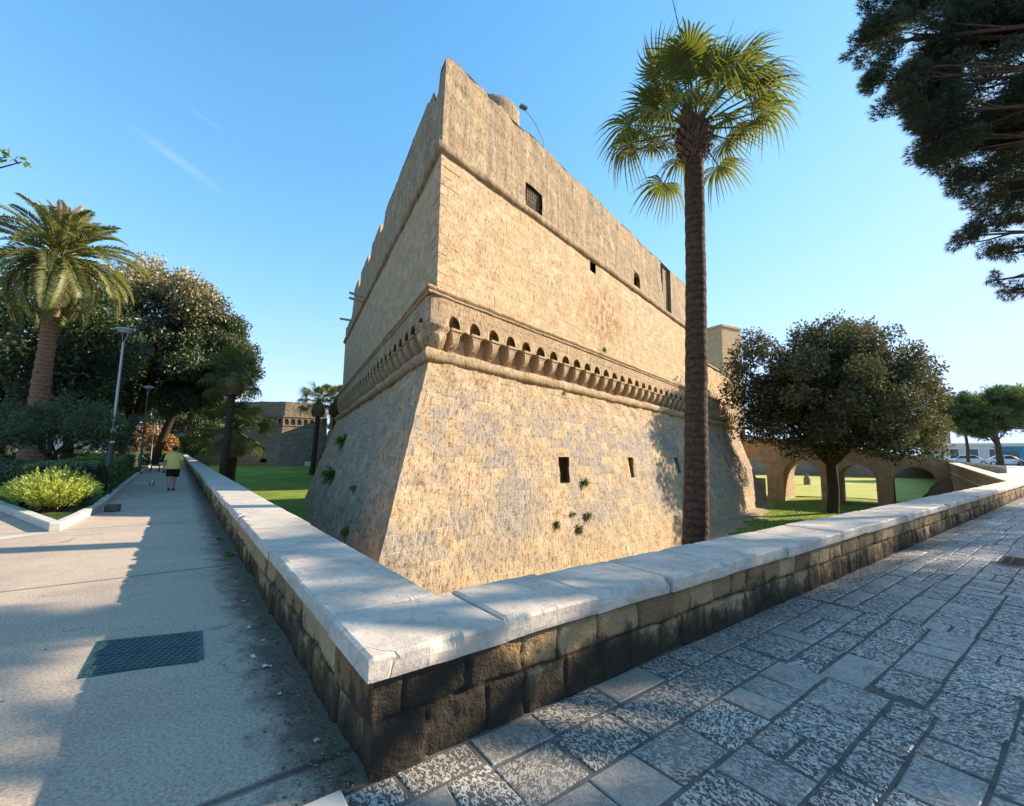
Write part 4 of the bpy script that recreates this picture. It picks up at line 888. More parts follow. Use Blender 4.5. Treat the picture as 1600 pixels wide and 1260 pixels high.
def tree(name, label, cat, base, fork_h, r0, c, r, nclump, cr, nleaf, size, leafm, barkm, seed, group=None, lean=(0, 0), hollow=.45, flatbot=0., extra=None, aspect=.5, toner=None, nl=8, sub=3, flat=0., shell=.55, lump=.28):
    rg = np.random.default_rng(seed); t = thing(name, label, cat, base, 0, group)
    C, Rr = crown_clumps(c, r, nclump, rg, cr, hollow, flatbot, lump)
    if extra: C = np.vstack([C]+[np.array(e[:3])[None] for e in extra]); Rr = np.r_[Rr, [e[3] for e in extra]]
    b = MB(); fk = (base[0]+lean[0], base[1]+lean[1], base[2]+fork_h); branchy(b, base, fk, C, r0, rg, nl, sub); b.obj('trunk', barkm, t, True, True)
    tn = rg.normal(.42, .16, len(C)) if toner is None else toner(C, rg)
    V, F, T = leaf_quads(C, Rr, nleaf, size, rg, tn, flat, aspect, shell=shell); b = MB(); b.add(V, F, None, T); b.obj('crown', leafm, t, True); return t
# the round holm oak on the moat lawn
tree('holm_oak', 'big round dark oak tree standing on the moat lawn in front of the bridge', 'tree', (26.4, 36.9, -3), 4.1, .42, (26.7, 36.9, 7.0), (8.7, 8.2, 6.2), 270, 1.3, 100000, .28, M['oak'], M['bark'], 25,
     lean=(.15, 0), hollow=.25, flatbot=.80, lump=.14, extra=[(24.2,35.2,2.4,1.3),(22.6,35.6,2.2,1.2),(25.6,34.8,2.7,1.3),(28.6,34.8,2.6,1.3),(30,35,2.2,1.3),(32.8, 36.2, 2.4, 1.5), (34.2, 35.6, 2.2, 1.2), (34.3, 36.6, 3.6, 1.4), (32.5, 36, 3.6, 1.5), (31.2, 35.5, 2.9, 1.2), (35, 36.5, 4.6, 1.2), (21.2, 36, 4.2, 1.1), (25.5, 30.6, 4.4, 1.4), (26.6, 29.8, 5.6, 1.4), (24.2, 31.2, 5.4, 1.4), (25.2, 30.4, 7.2, 1.4), (23.2, 31.6, 3.9, 1.2), (21.5, 35.5, 3.0, 1.)],  # near-side clumps added to enlarge the oak's shadow on the castle
     toner=lambda C, rg: np.clip(rg.normal(.40, .16, len(C))+np.clip((C[:, 2]-9)/14, 0, .3)+np.where((C[:, 0] > 31.5) & (C[:, 2] < 4.5), .35, 0), 0, 1), nl=11, sub=4)  # leaves toned lighter on top and low right, sunlight put into the colour
# park trees behind the walkway
G = 'tall trees shading the park lawn'
tree('park_oak', 'largest park tree with golden sun-tinted top, spreading over the walkway', 'tree', (-32.6, 38, .05), 4.0, .55, (-30.9, 38.5, 11.8), (8.2, 7, 7.4), 190, 1.45, 80000, .29, M['oakgold'], M['bark'], 11, G, flatbot=.7, nl=9, sub=4,
     toner=lambda C, rg: np.clip(rg.normal(.22, .12, len(C))+np.clip((C[:, 2]-12)/5.5, 0, .75), 0, 1))  # tone rises with height, painting sunlight onto the upper leaves
tree('park_oak', 'dark park tree at the right end of the row, leaning towards the moat', 'tree', (-33.6, 41.8, .05), 5.0, .36, (-27.1, 37.8, 8.9), (4.7, 4.6, 5.4), 130, 1.15, 52000, .24, M['oakdark'], M['bark'], 12, G, lean=(2.4, -1.2), flatbot=.85)
tree('park_oak', 'dark park tree right behind the date palm at the left edge', 'tree', (-31.5, 27, .05), 3.5, .4, (-29.5, 27, 7.6), (6.8, 5.5, 4.9), 90, 1.2, 27000, .27, M['oakdark'], M['bark'], 13, G, flatbot=.8)
tree('park_oak', 'dense dark tree between the date palm and the golden topped tree', 'tree', (-33.5, 33.5, .05), 3.2, .34, (-32.5, 33, 8.0), (4.4, 4, 4.6), 70, 1.2, 22000, .27, M['oakdark'], M['bark'], 14, G, flatbot=.8)
tree('park_oak', 'bright green leafy tree glowing between the dark trunks at the left edge', 'tree', (-52, 46, .05), 3.2, .36, (-50.5, 46, 8.5), (8.5, 7, 6.2), 110, 1.4, 26000, .34, M['greenleaf'], M['bark'], 15, G, flatbot=.9)
tree('park_oak', 'tall green tree farther back in the park, seen under the golden crown', 'tree', (-62, 66, .05), 4, .4, (-60, 66, 9), (10, 8, 6.5), 90, 1.7, 18000, .45, M['oakdark'], M['bark'], 16, G, flatbot=.7)
tree('park_oak', 'far dark tree at the end of the walkway', 'tree', (-66, 82, .05), 4, .4, (-62, 84, 9), (9, 8, 5.5), 80, 1.7, 15000, .5, M['oakdark'], M['bark'], 17, G, flatbot=.7)
tree('park_oak', 'far green tree closing the park behind the left dark trees', 'tree', (-88, 68, .05), 4, .4, (-86, 68, 9), (14, 10, 8), 90, 2.2, 15000, .6, M['greenleaf'], M['bark'], 18, G, flatbot=.7)
tree('young_tree', 'slim park tree with bare thin trunk beside the second lamp', 'tree', (-27.6, 26.5, .05), 2.6, .13, (-27.4, 26.6, 5.0), (2.6, 2.6, 2.0), 34, .8, 7000, .2, M['oakdark'], M['bark'], 19, flatbot=.8, nl=5)
tree('orange_tree', 'small orange and yellow autumn tree behind the dark trunk', 'tree', (-52.8, 62, .05), 1.2, .12, (-52.6, 62, 2.6), (3.4, 2.5, 2.4), 44, .8, 9000, .3, M['orange'], M['bark'], 20, flatbot=.9, nl=5)
tree('orange_tree', 'second low orange autumn tree nearer the walkway', 'tree', (-47.6, 60, .05), 1.0, .10, (-47.4, 60, 2.2), (2.4, 2, 2.), 30, .7, 6000, .28, M['orange'], M['bark'], 21, flatbot=.9, nl=5)
tree('round_shrub', 'yellow green shrub by the far end of the walkway', 'shrub', (-66, 92, .05), .8, .1, (-66, 92, 3.), (4, 3, 3.4), 40, 1., 8000, .4, M['greenleaf'], M['bark'], 22, flatbot=.9, nl=5)
# dark broad shrub under the date palm
tree('broad_shrub', 'wide dark shrub on a short stem in front of the date palm trunk', 'shrub', (-16.8, 16.2, .05), 1.1, .11, (-16.7, 16.4, 2.3), (3.6, 2.2, 1.05), 46, .55, 15000, .15, M['oakdark'], M['bark'], 23, flatbot=.6, nl=6, aspect=.25, flat=.3)
# hedges
def hedge(label, pts, w, h, n, leafm, seed, size=.09, z0=.05, name='hedge', rag=.1):
    rg = np.random.default_rng(seed); P = np.array(pts, float); L = np.r_[0, np.cumsum(np.linalg.norm(np.diff(P, axis=0), axis=1))]
    s = rg.random(n)*L[-1]; x = np.interp(s, L, P[:, 0]); y = np.interp(s, L, P[:, 1]); i = np.clip(np.searchsorted(L, s)-1, 0, len(P)-2); d = (P[i+1]-P[i])/np.linalg.norm(P[i+1]-P[i], axis=1)[:, None]
    face = rg.random(n); a = rg.uniform(-1, 1, n); zz = rg.random(n); top = face < .45
    off = np.where(top, a, np.sign(a)*(1-.15*rg.random(n)))*w/2; z = np.where(top, 1-.12*rg.random(n), zz)
    hh = h*(1+rag*vnoise(np.c_[s*1.3, s*0, off*2], seed)); off *= 1+rag*vnoise(np.c_[s*1.7, z*3, s*0], seed+1)
    Pn = np.c_[x-d[:, 1]*off, y+d[:, 0]*off, z0+z*hh]; ax = rg.normal(size=(n, 3))+[0, 0, .8]; ax /= np.linalg.norm(ax, axis=1)[:, None]; sd_ = np.cross(ax, rg.normal(size=(n, 3))); sd_ /= np.linalg.norm(sd_, axis=1)[:, None]
    q = size*rg.uniform(.6, 1.4, n)[:, None]; V = np.stack([Pn-ax*q*.5, Pn+sd_*q*.3, Pn+ax*q*.5, Pn-sd_*q*.3], 1).reshape(-1, 3)
    t = thing(name, label, 'hedge', (P[0][0], P[0][1], z0)); b = MB(); b.add(V, np.arange(4*n).reshape(n, 4), None, np.repeat(np.clip(rg.normal(.4, .25, n)+.2*(z-.5), 0, 1), 4)); b.obj('leaves', leafm, t, True)
    b = MB(); N = max(2, int(L[-1]/.4))
    for k in range(N): u = (k+.5)/N*L[-1]; px, py = np.interp(u, L, P[:, 0]), np.interp(u, L, P[:, 1]); b.tube([(px, py, z0-.05), (px+rg.normal(0, .08), py+rg.normal(0, .08), z0+h*.85)], [.035, .012], 5, False)
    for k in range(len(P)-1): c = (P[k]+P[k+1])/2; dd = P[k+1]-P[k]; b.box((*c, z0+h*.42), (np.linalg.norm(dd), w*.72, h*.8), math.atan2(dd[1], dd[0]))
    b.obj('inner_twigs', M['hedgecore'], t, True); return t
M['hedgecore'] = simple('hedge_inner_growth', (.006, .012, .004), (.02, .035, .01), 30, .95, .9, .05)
def ABo(a, b_): return AB(a, b_)
hedge('clipped dark green hedge running along the walkway past the lamp posts', [AB(-3.5, -16.2), AB(-3.75, -24), AB(-4., -34)], 1.5, 1.0, 26000, M['greenleaf'], 31, .10)
hedge('clipped hedge farther along the walkway beyond the bench', [AB(-4.3, -38), AB(-4.6, -60)], 1.6, 1.0, 9000, M['greenleaf'], 32, .16)
hedge('shaded low hedge behind the bright lime bush', [(-12.2, 12.9), (-16.5, 15.0), (-22, 18.5), (-30, 24)], 1.3, .95, 26000, M['oakdark'], 33, .10)
hedge('long dark hedge across the park behind the date palm', [(-25, 24), (-30, 24.5), (-40, 30)], 1.2, 1.0, 14000, M['oakdark'], 34, .14)
hedge('sunlit far hedge at the back of the park lawn', [(-40, 52), (-58, 44), (-80, 52)], 1.6, 1.1, 9000, M['greenleaf'], 35, .25)
# lime green bush: arching sprays of fine leaves
def spray_bush(name, label, base, w, d_, h, n, m, seed, core=True, leafl=.09, sp=26):
    rg = np.random.default_rng(seed); t = thing(name, label, 'bush', base); V = []; T = []; b2 = MB()
    for k in range(n):
        a = rg.random()*6.283; e = rg.random()**.5; tip = np.array([math.cos(a)*w/2*e, math.sin(a)*d_/2*e, h*(1-.45*e*e)*rg.uniform(.72, 1.12)]); st = np.array([tip[0]*.30, tip[1]*.30, rg.uniform(0, .15)*h])
        mid = st+(tip-st)*.55+[0, 0, .12*h]; tn = rg.normal(.5, .16)
        if k % 3 == 0: b2.tube([st, mid, tip], [.008, .006, .002], 4, False)
        for j in range(sp):
            u = .15+.85*(j+rg.random())/sp; p = (1-u)**2*st+2*u*(1-u)*mid+u*u*tip; tg = 2*(1-u)*(mid-st)+2*u*(tip-mid); tg /= np.linalg.norm(tg)
            ax = tg*.8+rg.normal(0, .55, 3); ax /= np.linalg.norm(ax); s_ = np.cross(ax, rg.normal(size=3)); s_ /= np.linalg.norm(s_); q = leafl*rg.uniform(.6, 1.3)*(1.15-.5*u)
            V += [p, p+ax*q*.45+s_*q*.11, p+ax*q, p+ax*q*.45-s_*q*.11]; T += [np.clip(tn+.25*(u-.5)+rg.normal(0, .08), 0, 1)]*4
    b = MB(); b.add(V, np.arange(len(V)).reshape(-1, 4), None, T); b.obj('leaves', m, t); b2.obj('stems', M['bark'], t); return t
spray_bush('lime_bush', 'bright lime green feathery bush glowing in the sun at the kerb corner', (-10.4, 10.25, .06), 1.75, 1.5, .98, 620, M['lime'], 41)
spray_bush('lime_bush', 'smaller lower lime green bush just left of the glowing one', (-11.9, 11.2, .06), 1.5, 1.3, .72, 420, M['lime'], 42)
spray_bush('dark_bush', 'dark green feathery bush in shade under the lime bushes', (-11.4, 11.5, .06), 1.9, 1.0, .5, 420, M['greenleaf'], 43)
# ---------------- fan palms
def fan_frond(seed, pet=1.15, fan=.95, nseg=34, droop=.35, split=.45):
    """petiole along +x then a pleated fan; origin at the palm's heart"""
    rg = np.random.default_rng(seed); b = MB()
    pp = [(0, 0, 0), (pet*.5, 0, .03), (pet, 0, -.02)]; b.tube(pp, [.032, .022, .014], 5, False, .65)
    V = []; F = []; T = []; hub = np.array([pet, 0, -.02])
    for k in range(nseg):
        an = R(-128+256*(k+.5)/nseg); L = fan*(.70+.30*math.cos(an*.55))*rg.uniform(.9, 1.07); wa = R(256/nseg)*.52; sh = .10*math.cos(an)
        prev = None; n = 6; dz0 = rg.normal(0, .02); dn = droop*rg.uniform(.6, 1.5); base = len(V)
        for i in range(n+1):
            u = i/n; r = L*u; z = dz0*u+.14*u-dn*max(0, u-.35)**2*2.2-abs(math.sin(an))*.12*u; hw = r*math.tan(wa)*(1. if u <= split else max(0.02, 1-(u-split)/(1-split)))**1.0
            if u > split: hw = L*split*math.tan(wa)*(1-(u-split)/(1-split))**.8+.002
            rr = r*(1-.10*max(0, u-.5)*dn*2); c = hub+np.array([math.cos(an)*rr, math.sin(an)*rr, z]); s_ = np.array([-math.sin(an), math.cos(an), 0])
            pl = .010 if k % 2 else -.010
            V += [c-s_*hw+[0, 0, -.35*hw], c+[0, 0, .35*hw], c+s_*hw+[0, 0, -.35*hw]]; T += [.45+.25*u]*3
        for i in range(n):
            q = base+i*3; F += [[q, q+3, q+4, q+1], [q+1, q+4, q+5, q+2]]
    b.add(V, F, None, np.clip(np.array(T)+rg.normal(0, .05), 0, 1)); return b.mesh('frond')
FF = [fan_frond(s, 1.2*q, .82, 32, dr) for s, q, dr in ((1, 1.05, .35), (2, .95, .5), (3, 1.15, .7), (4, .8, .25))]
FO = [fan_frond(9+s, .7, .8, 26, 1.2) for s in range(2)]
for me in FF: me.materials.append(M['fan'])
for me in FO: me.materials.append(M['fanold'])
def fan_palm(label, base, top, r0, r1, scale, nf, seed, nold=10, group=None, skirt='ball', stalks=0, name='fan_palm'):
    rg = np.random.default_rng(seed); base = np.array(base, float); top = np.array(top, float); t = thing(name, label, 'palm tree', tuple(base), 0, group)
    H = top[2]-base[2]; n = max(10, int(H/.22)); pts = []; rr = []
    for i in range(n+1):
        u = i/n; p = base+(top-base)*u+np.array([math.sin(u*2.6)*.10-.10*u*.5, 0, 0])*H/14; pts.append(p); rr.append((r0+(r1-r0)*u**.7)*(1+.35*math.exp(-u*H/.6))*(1+.025*((i % 2)*2-1)))
    b = MB(); b.tube(pts, rr, 18, True, .5, .05, seed); b.obj('trunk', M['palmbark'], t, True, True)
    s = scale; b = MB(); V = []      # old leaf bases under the crown
    if skirt == 'bases':
        for k in range(110):
            a = k*2.4; z = top[2]-.95*s+.9*s*k/110; rad = r1*(1.0+.5*math.sin(math.pi*k/110)); c = np.array([top[0]+math.cos(a)*rad, top[1]+math.sin(a)*rad, z]); o = np.array([math.cos(a), math.sin(a), 0])
            L = rg.uniform(.10, .24)*s; dz = rg.uniform(.2, 1.); e = c+o*L*.7+[0, 0, L*dz*(.2+.8*k/110)]; w_ = .07*s; q = np.array([-o[1], o[0], 0])*w_
            b.add([c-q-[0, 0, .12*s], c+q-[0, 0, .12*s], e+q*.5, e-q*.5, c-q*.6-o*.02+[0, 0, .06], c+q*.6-o*.02+[0, 0, .06]], [[0, 1, 2, 3], [4, 3, 2, 5], [0, 3, 4, 4], [1, 5, 2, 2]][:2], None, rg.random()*.3)
            if k % 2 == 0:
                for _ in range(9): f = e+rg.normal(0, .06, 3)*s; b.tube([e, f-[0, 0, rg.uniform(.05, .22)*s]], [.006, .002], 3, False, .1)
        b.obj('leaf_bases', M['palmboot'], t, True)
    else:
        n = 1500; a = rg.random(n)*6.283; z = rg.random(n); rad = (r1+.32*s*np.sin(math.pi*np.clip(z+.15, 0, 1))**.7)*rg.uniform(.8, 1.05, n); P_ = np.c_[top[0]+np.cos(a)*rad, top[1]+np.sin(a)*rad, top[2]-1.3*s+1.25*s*z]
        o = np.c_[np.cos(a), np.sin(a), 0*a]; ax = o*.25-[0, 0, 1.]; L = .42*s; s_ = np.c_[-o[:, 1], o[:, 0], 0*a]*.05*s
        V = np.stack([P_-s_, P_+s_, P_+ax*L+s_*.3, P_+ax*L-s_*.3], 1).reshape(-1, 3); b.add(V, np.arange(4*n).reshape(n, 4), None, np.repeat(rg.random(n), 4)); b.obj('dead_skirt', M['fanold'], t, True)
    for k in range(nf):
        u = (k+.5)/nf; a = k*2.39996+rg.normal(0, .12); el = 86-u**.95*(98 if skirt == 'bases' else 125)+rg.normal(0, 6); me = FF[int(rg.integers(0, 4))] if u < .85 else FF[2]
        o = bpy.data.objects.new('frond', me); col.objects.link(o); o.parent = t; sc2 = s*(.72+.36*min(1, u*2.2))*rg.uniform(.92, 1.06)
        o.rotation_mode = 'QUATERNION'; o.rotation_quaternion = Matrix.Rotation(a, 3, 'Z').to_quaternion() @ Matrix.Rotation(-R(el), 3, 'Y').to_quaternion() @ Matrix.Rotation(rg.normal(0, .3), 3, 'X').to_quaternion()
        o.scale = (sc2,)*3; o.location = Vector(top+np.array([math.cos(a)*.08, math.sin(a)*.08, .12-u*.45])*s)-t.location
    for k in range(nold):
        a = k*2.1+1; el = -58-rg.uniform(0, 22); o = bpy.data.objects.new('dead_frond', FO[k % 2]); col.objects.link(o); o.parent = t
        o.rotation_mode = 'QUATERNION'; o.rotation_quaternion = Matrix.Rotation(a, 3, 'Z').to_quaternion() @ Matrix.Rotation(-R(el), 3, 'Y').to_quaternion(); o.scale = (s*.75,)*3; o.location = Vector(top+np.array([0, 0, -.35*s]))-t.location
    for az_, L, tip in [(-2.2, 2.4, .9), (.55, 2.9, 1.5), (2.4, 1.7, 1.1)][:stalks]:
        d = np.array([math.cos(az_), math.sin(az_)]); p0 = top+[0, 0, .2]; p1 = p0+[d[0]*L*.35, d[1]*L*.35, L*.6]; p2 = p0+[d[0]*L*.75, d[1]*L*.75, L*.95*tip]
        b = MB(); b.tube([p0, p1, p2], [.022, .015, .006], 5, False, .3)
        for j in range(5): q = p1+(p2-p1)*j/5; b.tube([q, q+rg.normal(0, .10, 3)+[d[0]*.1, d[1]*.1, .12]], [.006, .002], 3, False, .3)
        b.obj('flower_stalk', M['bark'], t, True)
    return t
M['palmboot'] = leaf_mat('palm_leaf_bases', (.06, .025, .015), (.14, .065, .035), (.26, .15, .08), .05)
fan_palm('tall fan palm with thick brown trunk rising from the moat in front of the castle', (4.25, 10.7, -3), (4.68, 10.7, 10.25), .32, .225, 1.06, 42, 7, 0, None, 'bases', 3)
fan_palm('small fan palm with golden dead skirt, left of the pair by the far curtain wall', (-26.75, 60, -1.6), (-26.45, 60, 8.6), .36, .27, 1.45, 30, 8, 4, 'fan palms in the left moat')
fan_palm('small fan palm, right of the pair, half hidden by the castle slope', (-25.1, 62, -1.6), (-24.9, 62, 9.0), .36, .26, 1.5, 28, 9, 2, 'fan palms in the left moat')
fan_palm('tall dark trunked fan palm close behind the walkway parapet', (-18.2, 28, -3), (-17.9, 28, 6.6), .25, .20, .95, 26, 10, 12, 'fan palms in the left moat')
fan_palm('short bright fan palm with golden hanging leaves beyond the dark trunk', (-23.3, 37, -2.6), (-23.2, 37, 3.4), .38, .34, 1.45, 34, 11, 16, 'fan palms in the left moat')
# ---------------- date palm
def date_frond(seed, L=3.4, sag=1.6):
    rg = np.random.default_rng(seed); b = MB(); n = 22
    def C(u): return np.array([L*(u-.12*u*u), 0, .75*L*.32*math.sin(u*1.6)-sag*u**2.3])
    P_ = [C(i/n) for i in range(n+1)]; b.tube(P_, np.linspace(.035, .006, n+1), 5, False, .75); V = []; T = []
    for i in range(54):
        u = .10+.9*i/54; p = C(u); tg = C(min(1, u+.01))-C(u-.01); tg /= np.linalg.norm(tg); ll = .50*math.sin(math.pi*min(1, .12+u*.86))**.6*rg.uniform(.9, 1.1)
        for s_ in (-1, 1):
            up = np.cross(tg, [0, 1, 0.]); up = up if up[2] > 0 else -up; ax = tg*.55+np.array([0, s_*.75, 0])+up*rg.uniform(.12, .4); ax /= np.linalg.norm(ax); w = np.cross(ax, up); w /= np.linalg.norm(w); w *= .034
            tip = p+ax*ll+[0, 0, -.10*ll]; mid = p+ax*ll*.5+[0, 0, .01]; V += [p-w*.6, mid-w, tip, mid+w]; T += [rg.uniform(.25, .7)]*4
    b.add(V, np.arange(len(V)).reshape(-1, 4), None, T); return b.mesh('frond')
DF = [date_frond(1, 3.4, 1.2), date_frond(2, 3.5, 1.8), date_frond(3, 3.1, 2.4), date_frond(4, 2.6, .5)]
DG = [date_frond(6, 3.2, .1), date_frond(7, 3.1, .3)]
for me in DF: me.materials.append(M['date'])
for me in DG: me.materials.append(M['dateold'])
dp = thing('date_palm', 'large date palm with arching feather fronds and orange heart at the left', 'palm tree', (-23.9, 22.1, .05)); rg = np.random.default_rng(3)
b = MB(); pts = [(-23.9+.14*u, 22.1, .0+11.3*u) for u in np.linspace(0, 1, 50)]; rr_ = [.36+.26*math.exp(-u*7)+.02*((i % 2)*2-1)-.04*u+.16*max(0, u-.8)/.2 for i, u in enumerate(np.linspace(0, 1, 50))]; b.tube(pts, rr_, 18, True, .5, .06, 2); b.obj('trunk', M['datebark'], dp, True, True)
topd = Vector((-23.76, 22.1, 11.5))-dp.location
for k in range(84):
    u = (k+.5)/84; a = k*2.39996+rg.normal(0, .1); el = 80-150*u**.9+rg.normal(0, 5); gold = u < .16
    me = DG[k % 2] if gold else DF[3] if u < .3 else DF[int(rg.integers(0, 2))] if u < .8 else DF[2]; o = bpy.data.objects.new('frond', me); col.objects.link(o); o.parent = dp
    o.rotation_mode = 'QUATERNION'; o.rotation_quaternion = Matrix.Rotation(a, 3, 'Z').to_quaternion() @ Matrix.Rotation(-R(max(el, -48)), 3, 'Y').to_quaternion() @ Matrix.Rotation(rg.normal(0, .25), 3, 'X').to_quaternion()
    q = 1.2*rg.uniform(.84, 1.02)*(.8 if gold else 1.); o.scale = (q,)*3; o.location = topd+Vector((math.cos(a)*.25, math.sin(a)*.25, .25-.5*u))
# ---------------- pines by the street
def pine(label, base, H, limbs, ntuft, seed, m, nd=.13, nn=7, r0=.28, group=None, wid=.012, lean=(0, 0), cats='tree'):
    rg = np.random.default_rng(seed); t = thing('pine_tree', label, cats, base, 0, group); base = np.array(base, float); b = MB(); tp = base+[lean[0], lean[1], H]
    b.tube([base-[0, 0, .1], base+(tp-base)*.33+[.12, 0, 0], base+(tp-base)*.66, tp], [r0*1.2, r0, r0*.75, r0*.3], 12, True, .5, .12, seed); Cs = []; Rs = []
    for (x, y, z, r) in limbs:
        e = np.array([x, y, z], float); st = base+(tp-base)*np.clip((z-base[2]-1.2)/H*.85, .35, .95); mid = (st+e)/2+[0, 0, .35]; b.tube([st, mid, e], [r0*.34, r0*.2, r0*.06], 6, False, .5, .1, x)
        k = int(14*r*r)+6
        for j in range(k):
            d = rg.normal(size=3); d /= np.linalg.norm(d); p = e+d*r*rg.uniform(.25, 1.)*[1, 1, .62]; Cs.append(p); Rs.append(r*.30*rg.uniform(.7, 1.3))
            if j % 2 == 0: s_ = mid+(e-mid)*rg.uniform(.3, 1); b.tube([s_, (s_+p)/2+rg.normal(0, .08, 3), p], [r0*.09, r0*.06, r0*.02], 4, False)
    b.obj('trunk', M['pinebark'], t, True, True); Cs = np.array(Cs); Rs = np.array(Rs); w = Rs**2/np.sum(Rs**2)
    ci = rg.choice(len(Cs), ntuft, p=w); d = rg.normal(size=(ntuft, 3)); d /= np.linalg.norm(d, axis=1)[:, None]; P_ = Cs[ci]+d*(Rs[ci]*rg.random(ntuft)**.4)[:, None]
    out = P_-np.array([np.mean(Cs[:, 0]), np.mean(Cs[:, 1]), np.mean(Cs[:, 2])-1.]); out /= np.linalg.norm(out, axis=1)[:, None]
    ax0 = out*.8+d*.5+[0, 0, .3]; tn = rg.normal(.42, .2, len(Cs))[ci]
    P2 = np.repeat(P_, nn, 0); ax = np.repeat(ax0, nn, 0)+rg.normal(0, .55, (ntuft*nn, 3)); ax /= np.linalg.norm(ax, axis=1)[:, None]; s_ = np.cross(ax, rg.normal(size=ax.shape)); s_ /= np.linalg.norm(s_, axis=1)[:, None]
    L = nd*rg.uniform(.7, 1.25, (ntuft*nn, 1)); V = np.stack([P2-s_*wid*.5, P2+s_*wid*.5, P2+ax*L], 1).reshape(-1, 3)
    b = MB(); b.add(V, np.arange(len(V)).reshape(-1, 3), None, np.repeat(np.clip(np.repeat(tn, nn)+rg.normal(0, .12, ntuft*nn), 0, 1), 3)); b.obj('crown', m, t, True); return t
def blob(c, r, n, seed, lr=1.3, zs=.6):
    rg = np.random.default_rng(seed); out = []
    for _ in range(n):
        d = rg.normal(size=3); d /= np.linalg.norm(d); q = rg.uniform(.35, 1); out.append((c[0]+d[0]*r[0]*q, c[1]+d[1]*r[1]*q, c[2]+d[2]*r[2]*q, lr*rg.uniform(.7, 1.25)))
    return out
pine('big dark pine whose branches hang into the sky over the street at the right edge', (12.6, 5.2, 0), 11.2,
     [(7.12, 8.0, 9.82, 0.6), (7.52, 8.0, 10.46, 0.64), (7.36, 7.84, 8.86, 0.72), (7.76, 7.68, 8.06, 0.72), (8.24, 7.68, 7.5, 0.64), (8.48, 7.76, 8.78, 0.96), (8.8, 7.52, 10.06, 0.96), (8.16, 7.76, 9.58, 0.88), (9.04, 8.08, 6.94, 0.6), (9.52, 8.32, 8.14, 1.04), (9.76, 8.48, 6.38, 0.56), (9.28, 8.56, 6.06, 0.36), (10.32, 8.8, 5.82, 0.48), (10.4, 8.72, 7.18, 0.8), (10.64, 8.96, 5.1, 0.36), (10.08, 8.88, 5.26, 0.24), (10.4, 7.44, 9.58, 1.04), (9.6, 7.36, 11.02, 0.96), (8.24, 7.76, 10.94, 0.88), (11.2, 6.0, 8.7, 1.12), (11.6, 4.0, 7.9, 1.2), (13.2, 6.4, 9.1, 1.2), (10.0, 5.2, 8.3, 1.04), (8.96, 4.16, 7.82, 0.96), (10.4, 3.2, 9.1, 1.2), (12.8, 4.0, 10.3, 1.2), (11.2, 5.2, 11.1, 1.2), (9.9, 7.4, 8.4, 1.1), (10.6, 6.9, 9.6, 1.1), (10.6, 7.6, 7.4, 1.0), (9.6, 7.2, 9.8, 1.0), (11.6, 7.4, 8.6, 1.2), (11.4, 7.9, 6.4, .8)], 125000, 51, M['pine'], .11, 8, .26, 'pines along the street', .0105)
pine('street pine just outside the frame, second from the corner', (21.5, 10.2, 0), 12.5, blob((21.5, 10.2, 9.6), (4.2, 3.6, 2.7), 15, 5, 1.35), 7000, 52, M['pine'], .22, 7, .28, 'pines along the street', .02)
pine('street pine just outside the frame, third from the corner', (27.5, 14.6, 0), 12.5, blob((27.5, 14.6, 9.6), (4.0, 3.4, 2.8), 16, 6, 1.4), 7500, 53, M['pine'], .22, 7, .28, 'pines along the street', .02)
pine('street pine just outside the frame, fourth from the corner', (34.5, 19.2, .2), 12.5, blob((34.5, 19.2, 9.8), (3.6, 3.4, 2.8), 14, 7, 1.4), 6500, 54, M['pine'], .22, 7, .28, 'pines along the street', .02)
pine('street pine behind the viewer to the right of the grey paving', (18.5, 1.5, 0), 12.5, blob((18.5, 2.0, 9.2), (3.8, 3.8, 2.8), 14, 8, 1.4), 6500, 55, M['pine'], .22, 7, .28, 'pines along the street', .02)
pine('far bright pine on the square with leaning trunk, in front of the parked cars', (52.9, 48, .6), 7.2, blob((52.6, 48, 6.9), (4.6, 3.5, 2.3), 26, 9, 1.4), 15000, 56, M['pinefar'], .34, 6, .26, 'pines on the square', .05, (-.6, 0))
pine('far pine on the square with thin trunk, left of the leaning one', (53.5, 52, .6), 7., blob((53.2, 52, 7.2), (3.8, 3.5, 2.3), 20, 10, 1.4), 9000, 57, M['pinefar'], .36, 6, .16, 'pines on the square', .05)
pine('far pine on the square cut by the right edge of the photo', (60, 51, .6), 7.5, blob((59.5, 51, 7.6), (4.6, 3.5, 2.4), 22, 11, 1.5), 11000, 58, M['pinefar'], .36, 6, .26, 'pines on the square', .05)
tree('plane_tree', 'leafy twig with yellowing leaves reaching in at the left edge of the sky', 'tree', (-17, 8.5, .05), 5., .22, (-17, 8.7, 9.5), (2.2, 2, 2.), 26, .8, 5000, .16, M['greenleaf'], M['bark'], 61, nl=5,
     extra=[(-11.05, 8.9, 7.75, .22), (-10.75, 8.95, 7.68, .13), (-11.5, 8.85, 7.8, .35), (-10.5, 8.95, 7.6, .09), (-12.5, 8.8, 7.9, .5)], hollow=.3)
